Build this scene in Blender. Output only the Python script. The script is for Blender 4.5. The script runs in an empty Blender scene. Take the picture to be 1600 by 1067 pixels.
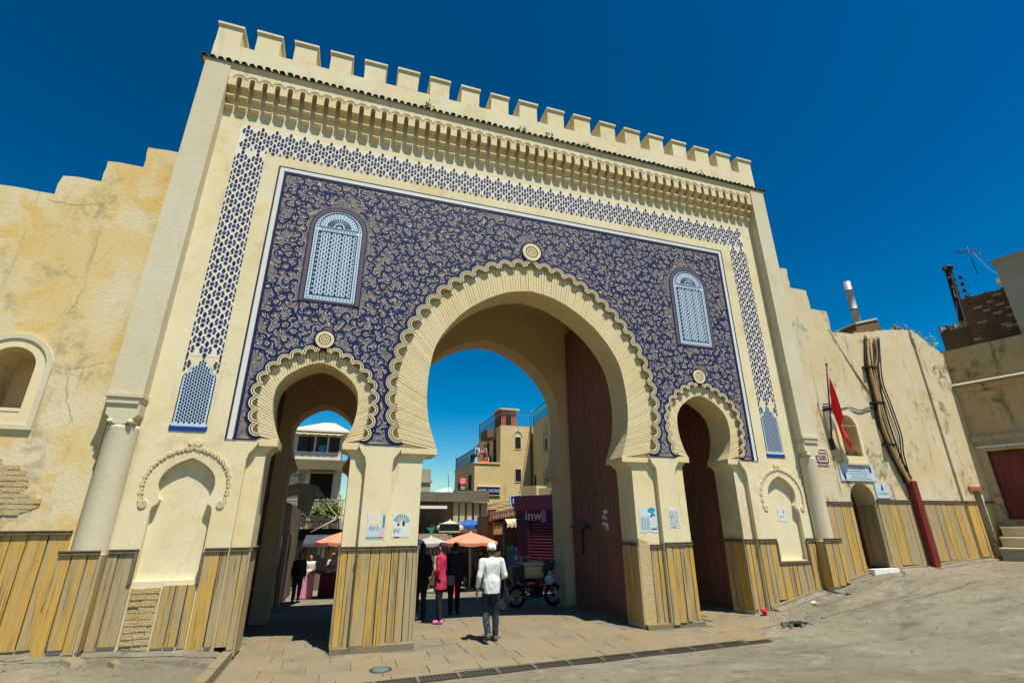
import bpy, bmesh, math, random
from mathutils import Vector, Matrix, noise
from mathutils.geometry import tessellate_polygon
R = random.Random(7)
D = bpy.data
scene = bpy.context.scene
col = scene.collection
pi = math.pi

# ------------------------------------------------------------------ camera, sky, sun, exposure
cam_d = D.cameras.new('camera'); cam = D.objects.new('camera', cam_d); col.objects.link(cam)
cam_d.sensor_width = 36; cam_d.lens = 36 * 763.6 / 1600; cam_d.clip_end = 2000; cam_d.clip_start = .05
yaw, pit, rol = math.radians(18.196), math.radians(20.567), math.radians(-.285)
F = Vector((math.sin(yaw) * math.cos(pit), math.cos(yaw) * math.cos(pit), math.sin(pit)))
Rt = Vector((math.cos(yaw), -math.sin(yaw), 0)); U = Rt.cross(F)
Rt, U = Rt * math.cos(rol) + U * math.sin(rol), -Rt * math.sin(rol) + U * math.cos(rol)
cam.matrix_world = Matrix(((Rt.x, U.x, -F.x, -3.9759), (Rt.y, U.y, -F.y, -10.44), (Rt.z, U.z, -F.z, 2.1141), (0, 0, 0, 1)))
scene.camera = cam

SUN = Vector((.15, -.375, 1)).normalized()
sun_d = D.lights.new('sun', 'SUN'); sun_d.energy = 5; sun_d.angle = math.radians(.5); sun_d.color = (1, .965, .89)
sun = D.objects.new('sun', sun_d); col.objects.link(sun); sun.location = (10, -20, 40)
sun.rotation_euler = SUN.to_track_quat('Z', 'Y').to_euler()

w = D.worlds.new('World'); scene.world = w; w.use_nodes = True
wn = w.node_tree.nodes; wl = w.node_tree.links
sky = wn.new('ShaderNodeTexSky'); sky.sky_type = 'NISHITA'; sky.sun_disc = False
sky.sun_elevation = math.asin(SUN.z); sky.sun_rotation = math.atan2(SUN.x, SUN.y)
sky.altitude = 400; sky.air_density = 1.2; sky.dust_density = .5; sky.ozone_density = 3.0
hs = wn.new('ShaderNodeHueSaturation'); hs.inputs['Saturation'].default_value = 1.28; hs.inputs['Hue'].default_value = .485; hs.inputs['Value'].default_value = .36
gm = wn.new('ShaderNodeGamma'); gm.inputs[1].default_value = 1.8
bg = wn['Background']; bg.inputs['Strength'].default_value = .05
wl.new(sky.outputs[0], gm.inputs[0]); wl.new(gm.outputs[0], hs.inputs['Color']); wl.new(hs.outputs[0], bg.inputs['Color'])
vs = scene.view_settings; vs.view_transform = 'Standard'; vs.look = 'None'; vs.gamma = 1; vs.exposure = .60; vs.use_curve_mapping = False
try:
    scene.cycles.max_bounces = 8; scene.cycles.diffuse_bounces = 5; scene.cycles.use_denoising = True
    scene.cycles.sample_clamp_indirect = 8
except Exception: pass

# ------------------------------------------------------------------ materials
def nodes(name):
    m = D.materials.new(name); m.use_nodes = True
    return m, m.node_tree.nodes, m.node_tree.links, m.node_tree.nodes['Principled BSDF']
def flat(name, c, rough=.8, metal=0, spec=.3):
    m, n, l, b = nodes(name)
    b.inputs['Base Color'].default_value = (*c, 1); b.inputs['Roughness'].default_value = rough; b.inputs['Metallic'].default_value = metal
    b.inputs['Specular IOR Level'].default_value = spec
    return m
def posn(n, l, sc=(1, 1, 1)):
    g = n.new('ShaderNodeNewGeometry'); mp = n.new('ShaderNodeMapping'); mp.inputs['Scale'].default_value = sc
    l.new(g.outputs['Position'], mp.inputs['Vector']); return mp.outputs[0]
def noi(n, l, v, s, d=6, r=.6, dist=0):
    t = n.new('ShaderNodeTexNoise'); t.inputs['Scale'].default_value = s; t.inputs['Detail'].default_value = d
    t.inputs['Roughness'].default_value = r; t.inputs['Distortion'].default_value = dist; l.new(v, t.inputs['Vector']); return t.outputs['Fac']
def ramp(n, l, f, a, b):
    r = n.new('ShaderNodeMapRange'); r.inputs['From Min'].default_value = a; r.inputs['From Max'].default_value = b
    r.interpolation_type = 'SMOOTHSTEP'; l.new(f, r.inputs['Value']); return r.outputs[0]
def mix(n, l, f, a, b, mode='MIX'):
    m = n.new('ShaderNodeMix'); m.data_type = 'RGBA'; m.blend_type = mode
    if isinstance(f, (int, float)): m.inputs[0].default_value = f
    else: l.new(f, m.inputs[0])
    for s, i in ((a, 6), (b, 7)):
        if isinstance(s, tuple): m.inputs[i].default_value = (*s, 1)
        else: l.new(s, m.inputs[i])
    return m.outputs[2]
def mul(n, l, a, k):
    m = n.new('ShaderNodeMath'); m.operation = 'MULTIPLY'; l.new(a, m.inputs[0])
    if isinstance(k, (int, float)): m.inputs[1].default_value = k
    else: l.new(k, m.inputs[1])
    return m.outputs[0]
def bump(n, l, b, h, s, d=.02):
    k = n.new('ShaderNodeBump'); k.inputs['Strength'].default_value = s; k.inputs['Distance'].default_value = d
    l.new(h, k.inputs['Height']); l.new(k.outputs[0], b.inputs['Normal'])
def plaster(name, base, pale, ochre, dark, am=(.5, .5, .3), bs=.35, crack=0., sc=1., grime=0.):
    """lime plaster: cloudy patches of paler and warmer wash, grey grime runs, fine relief"""
    m, n, l, b = nodes(name); v = posn(n, l, (sc, sc, sc)); vr = posn(n, l, (2.2 * sc, 2.2 * sc, .35 * sc))
    c = mix(n, l, mul(n, l, ramp(n, l, noi(n, l, v, .55, 7, .62, .4), .42, .62), am[0]), base, pale)
    c = mix(n, l, mul(n, l, ramp(n, l, noi(n, l, v, .9, 8, .66, .8), .5, .68), am[1]), c, ochre)
    c = mix(n, l, mul(n, l, ramp(n, l, noi(n, l, vr, 1.1, 8, .7, .3), .55, .74), am[2]), c, dark)
    c = mix(n, l, mul(n, l, ramp(n, l, noi(n, l, v, 9, 6, .7), .55, .75), .25), c, dark)
    if grime: c = mix(n, l, mul(n, l, mul(n, l, ramp(n, l, noi(n, l, posn(n, l, (.9, .9, .55)), .9, 5, .6, .5), .50, .62), ramp(n, l, noi(n, l, v, 3.4, 8, .72, .6), .44, .60)), grime), c, dark)
    h = noi(n, l, v, 14, 8, .7)
    if crack:
        vo = n.new('ShaderNodeTexVoronoi'); vo.feature = 'DISTANCE_TO_EDGE'; vo.inputs['Scale'].default_value = .45
        ad = n.new('ShaderNodeMix'); ad.data_type = 'VECTOR'; ad.inputs[0].default_value = .28
        nz = n.new('ShaderNodeTexNoise'); nz.inputs['Scale'].default_value = 2.2; nz.inputs['Detail'].default_value = 6; l.new(v, nz.inputs['Vector'])
        l.new(v, ad.inputs[4]); l.new(nz.outputs['Color'], ad.inputs[5]); l.new(ad.outputs[1], vo.inputs['Vector'])
        e = ramp(n, l, vo.outputs['Distance'], .007, 0.0)
        e = mul(n, l, mul(n, l, e, ramp(n, l, noi(n, l, v, .8, 3), .5, .6)), crack)
        c = mix(n, l, e, c, (.10, .07, .035))
    l.new(c, b.inputs['Base Color']); b.inputs['Roughness'].default_value = .92; b.inputs['Specular IOR Level'].default_value = .15
    bump(n, l, b, h, bs, .02)
    return m
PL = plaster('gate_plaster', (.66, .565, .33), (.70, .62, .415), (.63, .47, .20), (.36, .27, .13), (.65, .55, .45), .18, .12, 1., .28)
PLW = plaster('relief_plaster', (.68, .56, .32), (.71, .60, .38), (.60, .44, .20), (.38, .30, .19), (.5, .25, .2), .2)
PLB = plaster('voussoir_plaster', (.65, .53, .28), (.68, .58, .35), (.60, .40, .14), (.36, .28, .16), (.5, .4, .22), .4)
PIL = plaster('pilaster_plaster', (.56, .49, .32), (.60, .54, .39), (.56, .41, .19), (.34, .29, .19), (.6, .3, .3), .3)
OLD = plaster('old_wall_plaster', (.61, .465, .20), (.63, .54, .34), (.62, .39, .10), (.22, .17, .10), (.9, .8, .6), .45, .5, 1.1, .45)
OLR = plaster('weathered_wall_plaster', (.57, .46, .26), (.59, .52, .37), (.58, .40, .16), (.10, .085, .045), (.7, .5, .9), .5, .4, 1.2, .85)
OCR = plaster('ochre_house_plaster', (.46, .34, .17), (.48, .38, .22), (.46, .27, .09), (.09, .075, .04), (.6, .6, .9), .5, .3, 1.3, .8)
GRY = plaster('grey_render', (.34, .30, .22), (.40, .36, .28), (.36, .27, .14), (.12, .10, .07), (.6, .4, .8), .9, .6)
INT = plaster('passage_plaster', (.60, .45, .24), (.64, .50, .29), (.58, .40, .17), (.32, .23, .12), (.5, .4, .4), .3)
HOT = plaster('hotel_plaster', (.58, .44, .20), (.62, .50, .27), (.58, .38, .12), (.28, .22, .12), (.5, .5, .5), .3)
CAF = plaster('cafe_plaster', (.58, .54, .40), (.64, .60, .48), (.56, .48, .28), (.34, .30, .2), (.5, .3, .3), .2)
RUB = plaster('rubble_core', (.52, .38, .17), (.56, .44, .24), (.50, .31, .10), (.24, .17, .08), (.7, .7, .7), 1.6, .0, 2.5)

def wood(name, grey, ochre, dark, k=.5):
    """weathered boards: grey wood, remains of ochre paint, dark grain and checks along the length"""
    m, n, l, b = nodes(name)
    oi = n.new('ShaderNodeObjectInfo')
    off = n.new('ShaderNodeVectorMath'); off.operation = 'SCALE'; off.inputs[0].default_value = (37, 21, 53); l.new(oi.outputs['Random'], off.inputs['Scale'])
    g = n.new('ShaderNodeNewGeometry'); ad = n.new('ShaderNodeVectorMath'); ad.operation = 'ADD'
    l.new(g.outputs['Position'], ad.inputs[0]); l.new(off.outputs[0], ad.inputs[1])
    def mp(s):
        q = n.new('ShaderNodeMapping'); q.inputs['Scale'].default_value = s; l.new(ad.outputs[0], q.inputs['Vector']); return q.outputs[0]
    gr = noi(n, l, mp((30, 30, .9)), 1.0, 7, .66, .2)
    st = noi(n, l, mp((8, 8, .45)), 1.0, 6, .6, .2)
    blot = noi(n, l, mp((5, 5, .6)), 1.0, 8, .72, .3)
    rnd = n.new('ShaderNodeMapRange'); rnd.inputs['From Min'].default_value = 0; rnd.inputs['From Max'].default_value = 1
    rnd.inputs['To Min'].default_value = -.06; rnd.inputs['To Max'].default_value = .06; l.new(oi.outputs['Random'], rnd.inputs['Value'])
    s = n.new('ShaderNodeMath'); s.operation = 'ADD'; l.new(blot, s.inputs[0]); l.new(rnd.outputs[0], s.inputs[1])
    c = mix(n, l, mul(n, l, ramp(n, l, s.outputs[0], .61 - k * .3, .72 - k * .3), .9), grey, ochre)
    fine = noi(n, l, mp((120, 120, 2.2)), 1.0, 4, .7, .1)
    c = mix(n, l, mul(n, l, ramp(n, l, fine, .48, .66), .5), c, tuple(x * .45 for x in grey))
    c = mix(n, l, mul(n, l, ramp(n, l, st, .5, .72), .75), c, tuple(x * .5 for x in grey))
    c = mix(n, l, mul(n, l, ramp(n, l, gr, .53, .68), .75), c, dark)
    l.new(c, b.inputs['Base Color']); b.inputs['Roughness'].default_value = .85; b.inputs['Specular IOR Level'].default_value = .2
    bump(n, l, b, gr, .6, .012)
    return m
WD = wood('plank_wood', (.39, .30, .16), (.50, .31, .065), (.07, .048, .024), .50)
WDY = wood('plank_wood_ochre', (.43, .32, .15), (.55, .32, .055), (.09, .06, .028), .62)
RAILM = wood('rail_wood', (.15, .12, .075), (.22, .14, .05), (.04, .03, .02), .2)
DOOR = wood('door_wood', (.235, .115, .072), (.28, .095, .06), (.085, .042, .028), .45)
MARO = wood('maroon_door', (.13, .03, .02), (.16, .045, .03), (.045, .012, .01), .6)

NAVY = flat('navy_glaze', (.008, .016, .066), .6, 0, .12)
BLUE = flat('cobalt_glaze', (.015, .04, .19), .6, 0, .12)
DARK = flat('black_glaze', (.012, .012, .028), .5)
WHT = flat('white_glaze', (.62, .62, .56), .4)
PBL = flat('pale_blue_glaze', (.46, .56, .62), .4)
GRN = flat('green_tile', (.045, .062, .030), .6)
FRZ = flat('frieze_glaze', (.68, .62, .48), .7, 0, .15)
DKB = flat('dark_opening', (.012, .010, .008), .9)
WPT = flat('white_paint', (.72, .70, .62), .6)
IRON = flat('dark_iron', (.03, .03, .035), .5, .6)
GRI = flat('green_iron', (.02, .10, .09), .5, .2)
BLK = flat('black_plastic', (.012, .012, .013), .4)
RUBB = flat('tyre_rubber', (.012, .012, .012), .85)
CHR = flat('chrome', (.22, .22, .22), .35, .9)
REDC = flat('red_cloth', (.78, .02, .022), .8)
RUST = wood('rusty_steel', (.34, .19, .07), (.42, .24, .08), (.10, .055, .025), .5)
MAROP = flat('maroon_paint', (.16, .020, .018), .5)
GLS = flat('dark_glass', (.02, .025, .03), .1, 0, .6)
SKIN = flat('skin', (.36, .18, .10), .6); HAIR = flat('dark_hair', (.02, .014, .01), .7)
def panel_ground():
    m, n, l, b = nodes('mosaic_ground'); v = posn(n, l)
    c = mix(n, l, ramp(n, l, noi(n, l, v, 7, 4, .6), .42, .58), (.20, .155, .115), (.095, .095, .14))
    c = mix(n, l, mul(n, l, ramp(n, l, noi(n, l, v, 13, 3, .6), .54, .60), .7), c, (.33, .22, .12))
    l.new(c, b.inputs['Base Color']); b.inputs['Roughness'].default_value = .6; b.inputs['Specular IOR Level'].default_value = .15; return m
MOS = panel_ground()
HALO = flat('pale_cream_glaze', (.50, .45, .38), .6, 0, .15)
TAN = flat('tan_glaze', (.50, .34, .18), .5)

def concrete(name, a, b2, dk, sc=1.):
    m, n, l, b = nodes(name); v = posn(n, l)
    c = mix(n, l, ramp(n, l, noi(n, l, v, .35 * sc, 8, .65, .6), .40, .62), a, b2)
    vs_ = posn(n, l, (.45, 1.1, 1)); c = mix(n, l, mul(n, l, ramp(n, l, noi(n, l, vs_, .9 * sc, 9, .74, .5), .50, .70), .6), c, dk)
    c = mix(n, l, mul(n, l, ramp(n, l, noi(n, l, v, 5 * sc, 7, .7), .50, .70), .5), c, dk)
    c = mix(n, l, mul(n, l, ramp(n, l, noi(n, l, v, 1.3 * sc, 9, .75, 1.2), .54, .64), .5), c, tuple(x * 1.5 for x in b2))
    c = mix(n, l, mul(n, l, ramp(n, l, noi(n, l, v, 60, 3, .7), .52, .7), .30), c, dk)
    l.new(c, b.inputs['Base Color']); b.inputs['Roughness'].default_value = .9; b.inputs['Specular IOR Level'].default_value = .2
    bump(n, l, b, noi(n, l, v, 38, 8, .75), .9, .03); return m
ROAD = concrete('worn_concrete', (.175, .150, .102), (.225, .196, .138), (.050, .042, .028), .9)
def stone():
    m, n, l, b = nodes('paving_stone'); v = posn(n, l); oi = n.new('ShaderNodeObjectInfo')
    c = mix(n, l, oi.outputs['Random'], (.158, .128, .074), (.195, .158, .092))
    c = mix(n, l, mul(n, l, ramp(n, l, noi(n, l, v, .7, 7, .65), .42, .66), .7), c, (.215, .150, .062))
    c = mix(n, l, mul(n, l, ramp(n, l, noi(n, l, v, 2.6, 8, .7), .5, .72), .55), c, (.085, .07, .046))
    c = mix(n, l, mul(n, l, ramp(n, l, noi(n, l, v, 45, 3, .7), .52, .7), .2), c, (.12, .10, .06))
    l.new(c, b.inputs['Base Color']); b.inputs['Roughness'].default_value = .8; bump(n, l, b, noi(n, l, v, 22, 7, .7), .3, .015); return m
STONE = stone()
GRATE = flat('grate_iron', (.055, .048, .036), .7, .2)

# ------------------------------------------------------------------ helpers
class MB:
    def __init__(s): s.v = []; s.f = []; s.m = []; s.sm = []
    def add(s, vs_, fs, mi=0, smooth=False):
        o = len(s.v); s.v += [tuple(p) for p in vs_]
        for f in fs: s.f.append(tuple(i + o for i in f)); s.m.append(mi); s.sm.append(smooth)
        return s
    def box(s, a, b, mi=0):
        x0, y0, z0 = a; x1, y1, z1 = b
        return s.add([(x0, y0, z0), (x1, y0, z0), (x1, y1, z0), (x0, y1, z0), (x0, y0, z1), (x1, y0, z1), (x1, y1, z1), (x0, y1, z1)],
                     [(0, 3, 2, 1), (4, 5, 6, 7), (0, 1, 5, 4), (1, 2, 6, 5), (2, 3, 7, 6), (3, 0, 4, 7)], mi)
    def hexa(s, p, mi=0):   # 8 corners ordered like box
        return s.add(p, [(0, 3, 2, 1), (4, 5, 6, 7), (0, 1, 5, 4), (1, 2, 6, 5), (2, 3, 7, 6), (3, 0, 4, 7)], mi)
    def prism(s, poly, y0, y1, mi=0, holes=(), back=True, side_mi=None):
        """polygon in x,z extruded from y0 (front) to y1 (back), with holes"""
        loops = [list(poly)] + [list(h) for h in holes]
        flat_ = [p for lp in loops for p in lp]
        tri = tessellate_polygon([[Vector((p[0], p[1], 0)) for p in lp] for lp in loops])
        n = len(flat_)
        s.add([(p[0], y0, p[1]) for p in flat_], [t for t in tri], mi)
        if back: s.add([(p[0], y1, p[1]) for p in flat_], [t[::-1] for t in tri], mi)
        if y1 != y0:
            for lp in loops:
                k = len(lp)
                s.add([(p[0], y0, p[1]) for p in lp] + [(p[0], y1, p[1]) for p in lp],
                      [(i, (i + 1) % k, (i + 1) % k + k, i + k) for i in range(k)], mi if side_mi is None else side_mi)
        return s
    def tube(s, path, r, n=6, mi=0, closed=False, cap=True):
        path = [Vector(p) for p in path]; k = len(path)
        rr = r if isinstance(r, (list, tuple)) else [r] * k
        up0 = None; rings = []
        for i, p in enumerate(path):
            t = (path[(i + 1) % k] - path[i - 1]) if closed else (path[min(i + 1, k - 1)] - path[max(i - 1, 0)])
            if t.length < 1e-9: t = Vector((0, 0, 1))
            t.normalize()
            a = up0 if up0 is not None else (Vector((0, 0, 1)) if abs(t.z) < .9 else Vector((1, 0, 0)))
            a = a - t * a.dot(t)
            if a.length < 1e-6: a = t.orthogonal()
            a.normalize(); up0 = a; b = t.cross(a)
            rings.append([p + (a * math.cos(2 * pi * j / n) + b * math.sin(2 * pi * j / n)) * rr[i] for j in range(n)])
        vs_ = [q for rg in rings for q in rg]; fs = []
        for i in range(k if closed else k - 1):
            i2 = (i + 1) % k
            for j in range(n): fs.append((i * n + j, i * n + (j + 1) % n, i2 * n + (j + 1) % n, i2 * n + j))
        if cap and not closed: fs += [tuple(range(n))[::-1], tuple((k - 1) * n + j for j in range(n))]
        return s.add(vs_, fs, mi, True)
    def lathe(s, prof, c=(0, 0, 0), n=20, mi=0, a0=0, a1=2 * pi, smooth=True):
        full = abs(a1 - a0 - 2 * pi) < 1e-6; m = n if full else n + 1
        vs_ = [(c[0] + r * math.cos(a0 + (a1 - a0) * j / n), c[1] + r * math.sin(a0 + (a1 - a0) * j / n), c[2] + z) for r, z in prof for j in range(m)]
        fs = []
        for i in range(len(prof) - 1):
            for j in range(n): fs.append((i * m + j, i * m + (j + 1) % m, (i + 1) * m + (j + 1) % m, (i + 1) * m + j))
        return s.add(vs_, fs, mi, smooth)
    def arcband(s, c, r0, r1, a0, a1, y, yb, n=14, mi=0):
        """half-ring in the x,z plane at depth y, its rim falling back to yb"""
        P = []
        for i in range(n + 1):
            a = a0 + (a1 - a0) * i / n; ca, sa = math.cos(a), math.sin(a)
            P += [(c[0] + r0 * ca, y, c[1] + r0 * sa), (c[0] + r1 * ca, y, c[1] + r1 * sa), (c[0] + r0 * ca, yb, c[1] + r0 * sa), (c[0] + r1 * ca, yb, c[1] + r1 * sa)]
        fs = []
        for i in range(n):
            o = 4 * i; fs += [(o, o + 1, o + 5, o + 4), (o + 1, o + 3, o + 7, o + 5), (o, o + 4, o + 6, o + 2)]
        return s.add(P, fs, mi)
    def ball(s, c, r, n=10, mi=0):
        rx, ry, rz = (r, r, r) if isinstance(r, (int, float)) else r
        vs_ = []; m = n
        for i in range(n // 2 + 1):
            t = pi * i / (n // 2)
            for j in range(m): vs_.append((c[0] + rx * math.sin(t) * math.cos(2 * pi * j / m), c[1] + ry * math.sin(t) * math.sin(2 * pi * j / m), c[2] + rz * math.cos(t)))
        fs = [(i * m + j, (i + 1) * m + j, (i + 1) * m + (j + 1) % m, i * m + (j + 1) % m) for i in range(n // 2) for j in range(m)]
        return s.add(vs_, fs, mi, True)
    def mesh(s, name, mats):
        me = D.meshes.new(name); me.from_pydata(s.v, [], s.f)
        for m in (mats if isinstance(mats, (list, tuple)) else [mats]): me.materials.append(m)
        me.polygons.foreach_set('material_index', s.m); me.polygons.foreach_set('use_smooth', s.sm)
        bm = bmesh.new(); bm.from_mesh(me); bmesh.ops.remove_doubles(bm, verts=bm.verts, dist=1e-6) if len(s.v) < 4000 else None
        bmesh.ops.recalc_face_normals(bm, faces=bm.faces); bm.to_mesh(me); bm.free(); me.update()
        return me
    def build(s, name, mats, parent=None, loc=None):
        return link(name, s.mesh(name, mats), parent, loc)
def link(name, me, parent=None, loc=None, rot=None, scale=None):
    o = D.objects.new(name, me); col.objects.link(o)
    if parent: o.parent = parent
    if loc: o.location = loc
    if rot: o.rotation_euler = rot
    if scale: o.scale = scale if isinstance(scale, tuple) else (scale,) * 3
    return o
def tag(o, label=None, cat=None, group=None, kind=None):
    if label: o['label'] = label
    if cat: o['category'] = cat
    if group: o['group'] = group
    if kind: o['kind'] = kind
    return o
def thing(name, label, cat, loc=(0, 0, 0), rz=0, group=None):
    o = D.objects.new(name, None); col.objects.link(o); o.location = loc; o.rotation_euler = (0, 0, rz); o.empty_display_size = .2
    return tag(o, label, cat, group)
def lerp(tab, x):
    if x <= tab[0][0]: return tab[0][1]
    for (a, b), (c, d) in zip(tab, tab[1:]):
        if x <= c: return b + (d - b) * (x - a) / (c - a)
    return tab[-1][1]
def text(s, size, mat, parent, name, loc, rot, align='CENTER', ext=.004, sx=1.0):
    cu = D.curves.new(name, 'FONT'); cu.body = s; cu.size = size; cu.extrude = ext; cu.align_x = align; cu.align_y = 'CENTER'; cu.resolution_u = 3
    t = D.objects.new(name, cu); col.objects.link(t); bpy.context.view_layer.update()
    me = D.meshes.new_from_object(t.evaluated_get(bpy.context.evaluated_depsgraph_get())); D.objects.remove(t)
    me.materials.clear(); me.materials.append(mat)
    return link(name, me, parent, loc, rot, (sx, 1, 1))

# ------------------------------------------------------------------ ground
B0 = [(-60, .6), (-12, .36), (-8, .28), (-6.2, .18), (-5.62, .12), (-5.5, .02), (-4.5, 0), (4, 0), (5.5, .14), (5.8, .2), (6.9, .42), (7.8, .58), (9.3, .88), (11.8, .98), (13.6, 1.1), (18, 1.15), (60, 1.4)]
B10 = [(-60, .6), (-12, .55), (-4, .5), (5, .75), (14, 1.2), (60, 1.5)]
GB = [(0, 0), (2.6, 0), (4, -.1), (6, -.22), (9, -.42), (12.5, -.62), (16, -.8), (22, -.95), (60, -1)]
def g(x, y):
    if y >= 0: return lerp(B0, x) * max(0, 1 - y / 3) + lerp(GB, y)
    t = min(1, max(0, (-y - 2.2) / 8)); return lerp(B0, x) * (1 - t) + lerp(B10, x) * t
def ticks(a, b, c0, c1, fine, coarse):
    o = []; x = a
    while x < b:
        o.append(x); x += fine if c0 <= x < c1 else coarse
    return o + [b]
xs = ticks(-60, 60, -14, 18, .25, 4); ys = ticks(-40, 90, -10, 8, .25, 3)
m_ = MB(); nx = len(xs)
m_.add([(x, y, g(x, y) + .012 * noise.noise((x * .9, y * .9, 0)) - (.008 if abs(x) < 5.5 and y > -2.2 else 0)) for y in ys for x in xs],
       [(j * nx + i, j * nx + i + 1, (j + 1) * nx + i + 1, (j + 1) * nx + i) for j in range(len(ys) - 1) for i in range(nx - 1)], 0, True)
ground = m_.build('ground', ROAD); tag(ground, kind='structure')
# paving of the gateway: every stone its own slab
pav = D.objects.new('pavement', None); col.objects.link(pav); tag(pav, kind='structure')
def drain_y(x): return -1.93 + (x + 3.86) * .46 / 7.4
def slab(x0, x1, y0, y1, name='paving_stone', parent=pav, mat=STONE, h=.011):
    j = lambda: R.uniform(-.005, .005)
    P = [(x0 + j(), y0 + j()), (x1 + j(), y0 + j()), (x1 + j(), y1 + j()), (x0 + j(), y1 + j())]
    t = R.uniform(-.003, .003); b = .006
    cx, cy = (x0 + x1) / 2, (y0 + y1) / 2
    top = [(p[0] + (b if p[0] < cx else -b), p[1] + (b if p[1] < cy else -b), g(*p) + h + t) for p in P]
    lo = [(p[0], p[1], g(*p) - .03) for p in P]; mid = [(p[0], p[1], g(*p) + h + t - .008) for p in P]
    mb = MB().add(lo + mid + top, [(0, 1, 5, 4), (1, 2, 6, 5), (2, 3, 7, 6), (3, 0, 4, 7), (4, 5, 9, 8), (5, 6, 10, 9), (6, 7, 11, 10), (7, 4, 8, 11), (8, 9, 10, 11)])
    return mb.build(name, mat, parent)
y = -2.6; row = 0
while y < 4.2:
    dy = R.uniform(.42, .52) if y < 1.5 else .62
    x = -5.46 + R.uniform(-.3, 0)
    while x < 5.6:
        dx = R.uniform(.62, .98)
        x0, x1 = max(x, -5.46), x + dx - .008
        lo = drain_y((x0 + x1) / 2) + .02 if x1 < 3.9 else -1.35 + (x0 - 3.9) * .75
        y0, y1 = max(y, lo), y + dy - .008
        inwall = y1 > -.02 and y0 < .84 and any(a < x1 and x0 < b for a, b in ((-3.9, -2.5), (2.5, 3.95), (5.45, 9)))
        if y1 - y0 > .12 and x1 - x0 > .12 and not inwall: slab(x0, x1, y0, y1)
        x += dx
    y += dy; row += 1
kerb = thing('kerb', 'worn stone kerb running out from the gate pier at the left passage', 'kerb', (-5.56, -1, 0))
yy = .3
while yy > -3.4:
    L = R.uniform(.5, .8)
    MB().hexa([(-.085, yy - L + 1.012, g(-5.6, yy) - .1), (.07, yy - L + 1.012, g(-5.6, yy) - .1), (.07, yy + .99, g(-5.6, yy) - .1), (-.085, yy + .99, g(-5.6, yy) - .1),
               (-.085, yy - L + 1.012, .155), (.06, yy - L + 1.012, .15), (.06, yy + .99, .15), (-.085, yy + .99, .155)]).build('kerb_stone', STONE, kerb); yy -= L
dr = thing('drain', 'long rusty grated drain crossing the ground in front of the gate', 'drain', (0, -1.7, 0))
x = -3.9
while x < 3.7:
    L = .62; z = g(x, -1.9); a = drain_y(x) - .02; b = drain_y(x + L) - .02
    mb = MB(); w_ = .27
    def rib(u0, u1, v0, v1, h):
        q = lambda u, v: (x + u, (a + (b - a) * u / L) - v + 1.7)
        mb.hexa([(*q(u0, v1), z - .02), (*q(u1, v1), z - .02), (*q(u1, v0), z - .02), (*q(u0, v0), z - .02), (*q(u0, v1), z + h), (*q(u1, v1), z + h), (*q(u1, v0), z + h), (*q(u0, v0), z + h)])
    rib(0, L - .03, 0, .03, .016); rib(0, L - .03, w_ - .03, w_, .016); rib(0, .035, .03, w_ - .03, .016); rib(L - .065, L - .03, .03, w_ - .03, .016); rib(.035, L - .065, .03, w_ - .03, .002)
    k = .07
    while k < L - .1: rib(k, k + .028, .03, w_ - .03, .013); k += .062
    o = mb.build('grate', GRATE, dr); x += L
    MB().box((x - .028, drain_y(x) - .28 + 1.7, z - .03), (x - .004, drain_y(x) - .02 + 1.7, z + .012)).build('cross_bar', STONE, dr)
mh = thing('manhole_cover', 'small greenish oval manhole cover set in the paving before the middle pier', 'manhole cover', (-3.16, -1.33, g(-3.16, -1.33)))
MB().lathe([(.0, .030), (.125, .030), (.135, .022), (.135, -.02)], (0, 0, 0), 24).build('lid', flat('verdigris_iron', (.07, .14, .11), .6), mh)
MB().lathe([(.14, .02), (.14, .026), (.175, .024), (.18, -.02)], (0, 0, 0), 24).build('rim', GRATE, mh)
# ------------------------------------------------------------------ the gate
gate = thing('city_gate', 'tall cream gate with three horseshoe arches and a blue tiled panel under battlements', 'gate')
ZB = -.35
def cr(p, n=5):
    """Catmull-Rom through p"""
    o = []
    for i in range(len(p) - 1):
        a, b, c, d = p[max(i - 1, 0)], p[i], p[i + 1], p[min(i + 2, len(p) - 1)]
        for k in range(n):
            t = k / n
            o.append(tuple(.5 * (2 * b[j] + (c[j] - a[j]) * t + (2 * a[j] - 5 * b[j] + 4 * c[j] - d[j]) * t * t + (3 * b[j] - a[j] - 3 * c[j] + d[j]) * t ** 3) for j in (0, 1)))
    return o + [tuple(p[-1])]
def full(half, cx):      # half profile runs foot -> crown with positive half widths
    L = [(cx - x, z) for x, z in half]; return L + [(cx + x, z) for x, z in half[::-1] if x > 1e-6]
def resample(p, n):
    d = [0]
    for a, b in zip(p, p[1:]): d.append(d[-1] + math.hypot(b[0] - a[0], b[1] - a[1]))
    o = []; k = 0
    for i in range(n + 1):
        s = d[-1] * i / n
        while k < len(d) - 2 and d[k + 1] < s: k += 1
        t = (s - d[k]) / max(1e-9, d[k + 1] - d[k]); o.append((p[k][0] + (p[k + 1][0] - p[k][0]) * t, p[k][1] + (p[k + 1][1] - p[k][1]) * t))
    return o, d[-1]
def normal(p, i):        # outward (left of travel for a left->right arch)
    a, b = p[max(i - 1, 0)], p[min(i + 1, len(p) - 1)]; dx, dz = b[0] - a[0], b[1] - a[1]; l = math.hypot(dx, dz) or 1
    return (-dz / l, dx / l)
MI = cr([(2.23, 3.6), (2.33, 3.88), (2.43, 4.17), (2.485, 4.5), (2.51, 4.9), (2.48, 5.4), (2.37, 5.95), (2.12, 6.42), (1.76, 6.86), (1.4, 7.16), (1.0, 7.41), (.55, 7.60), (0, 7.70)])
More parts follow.
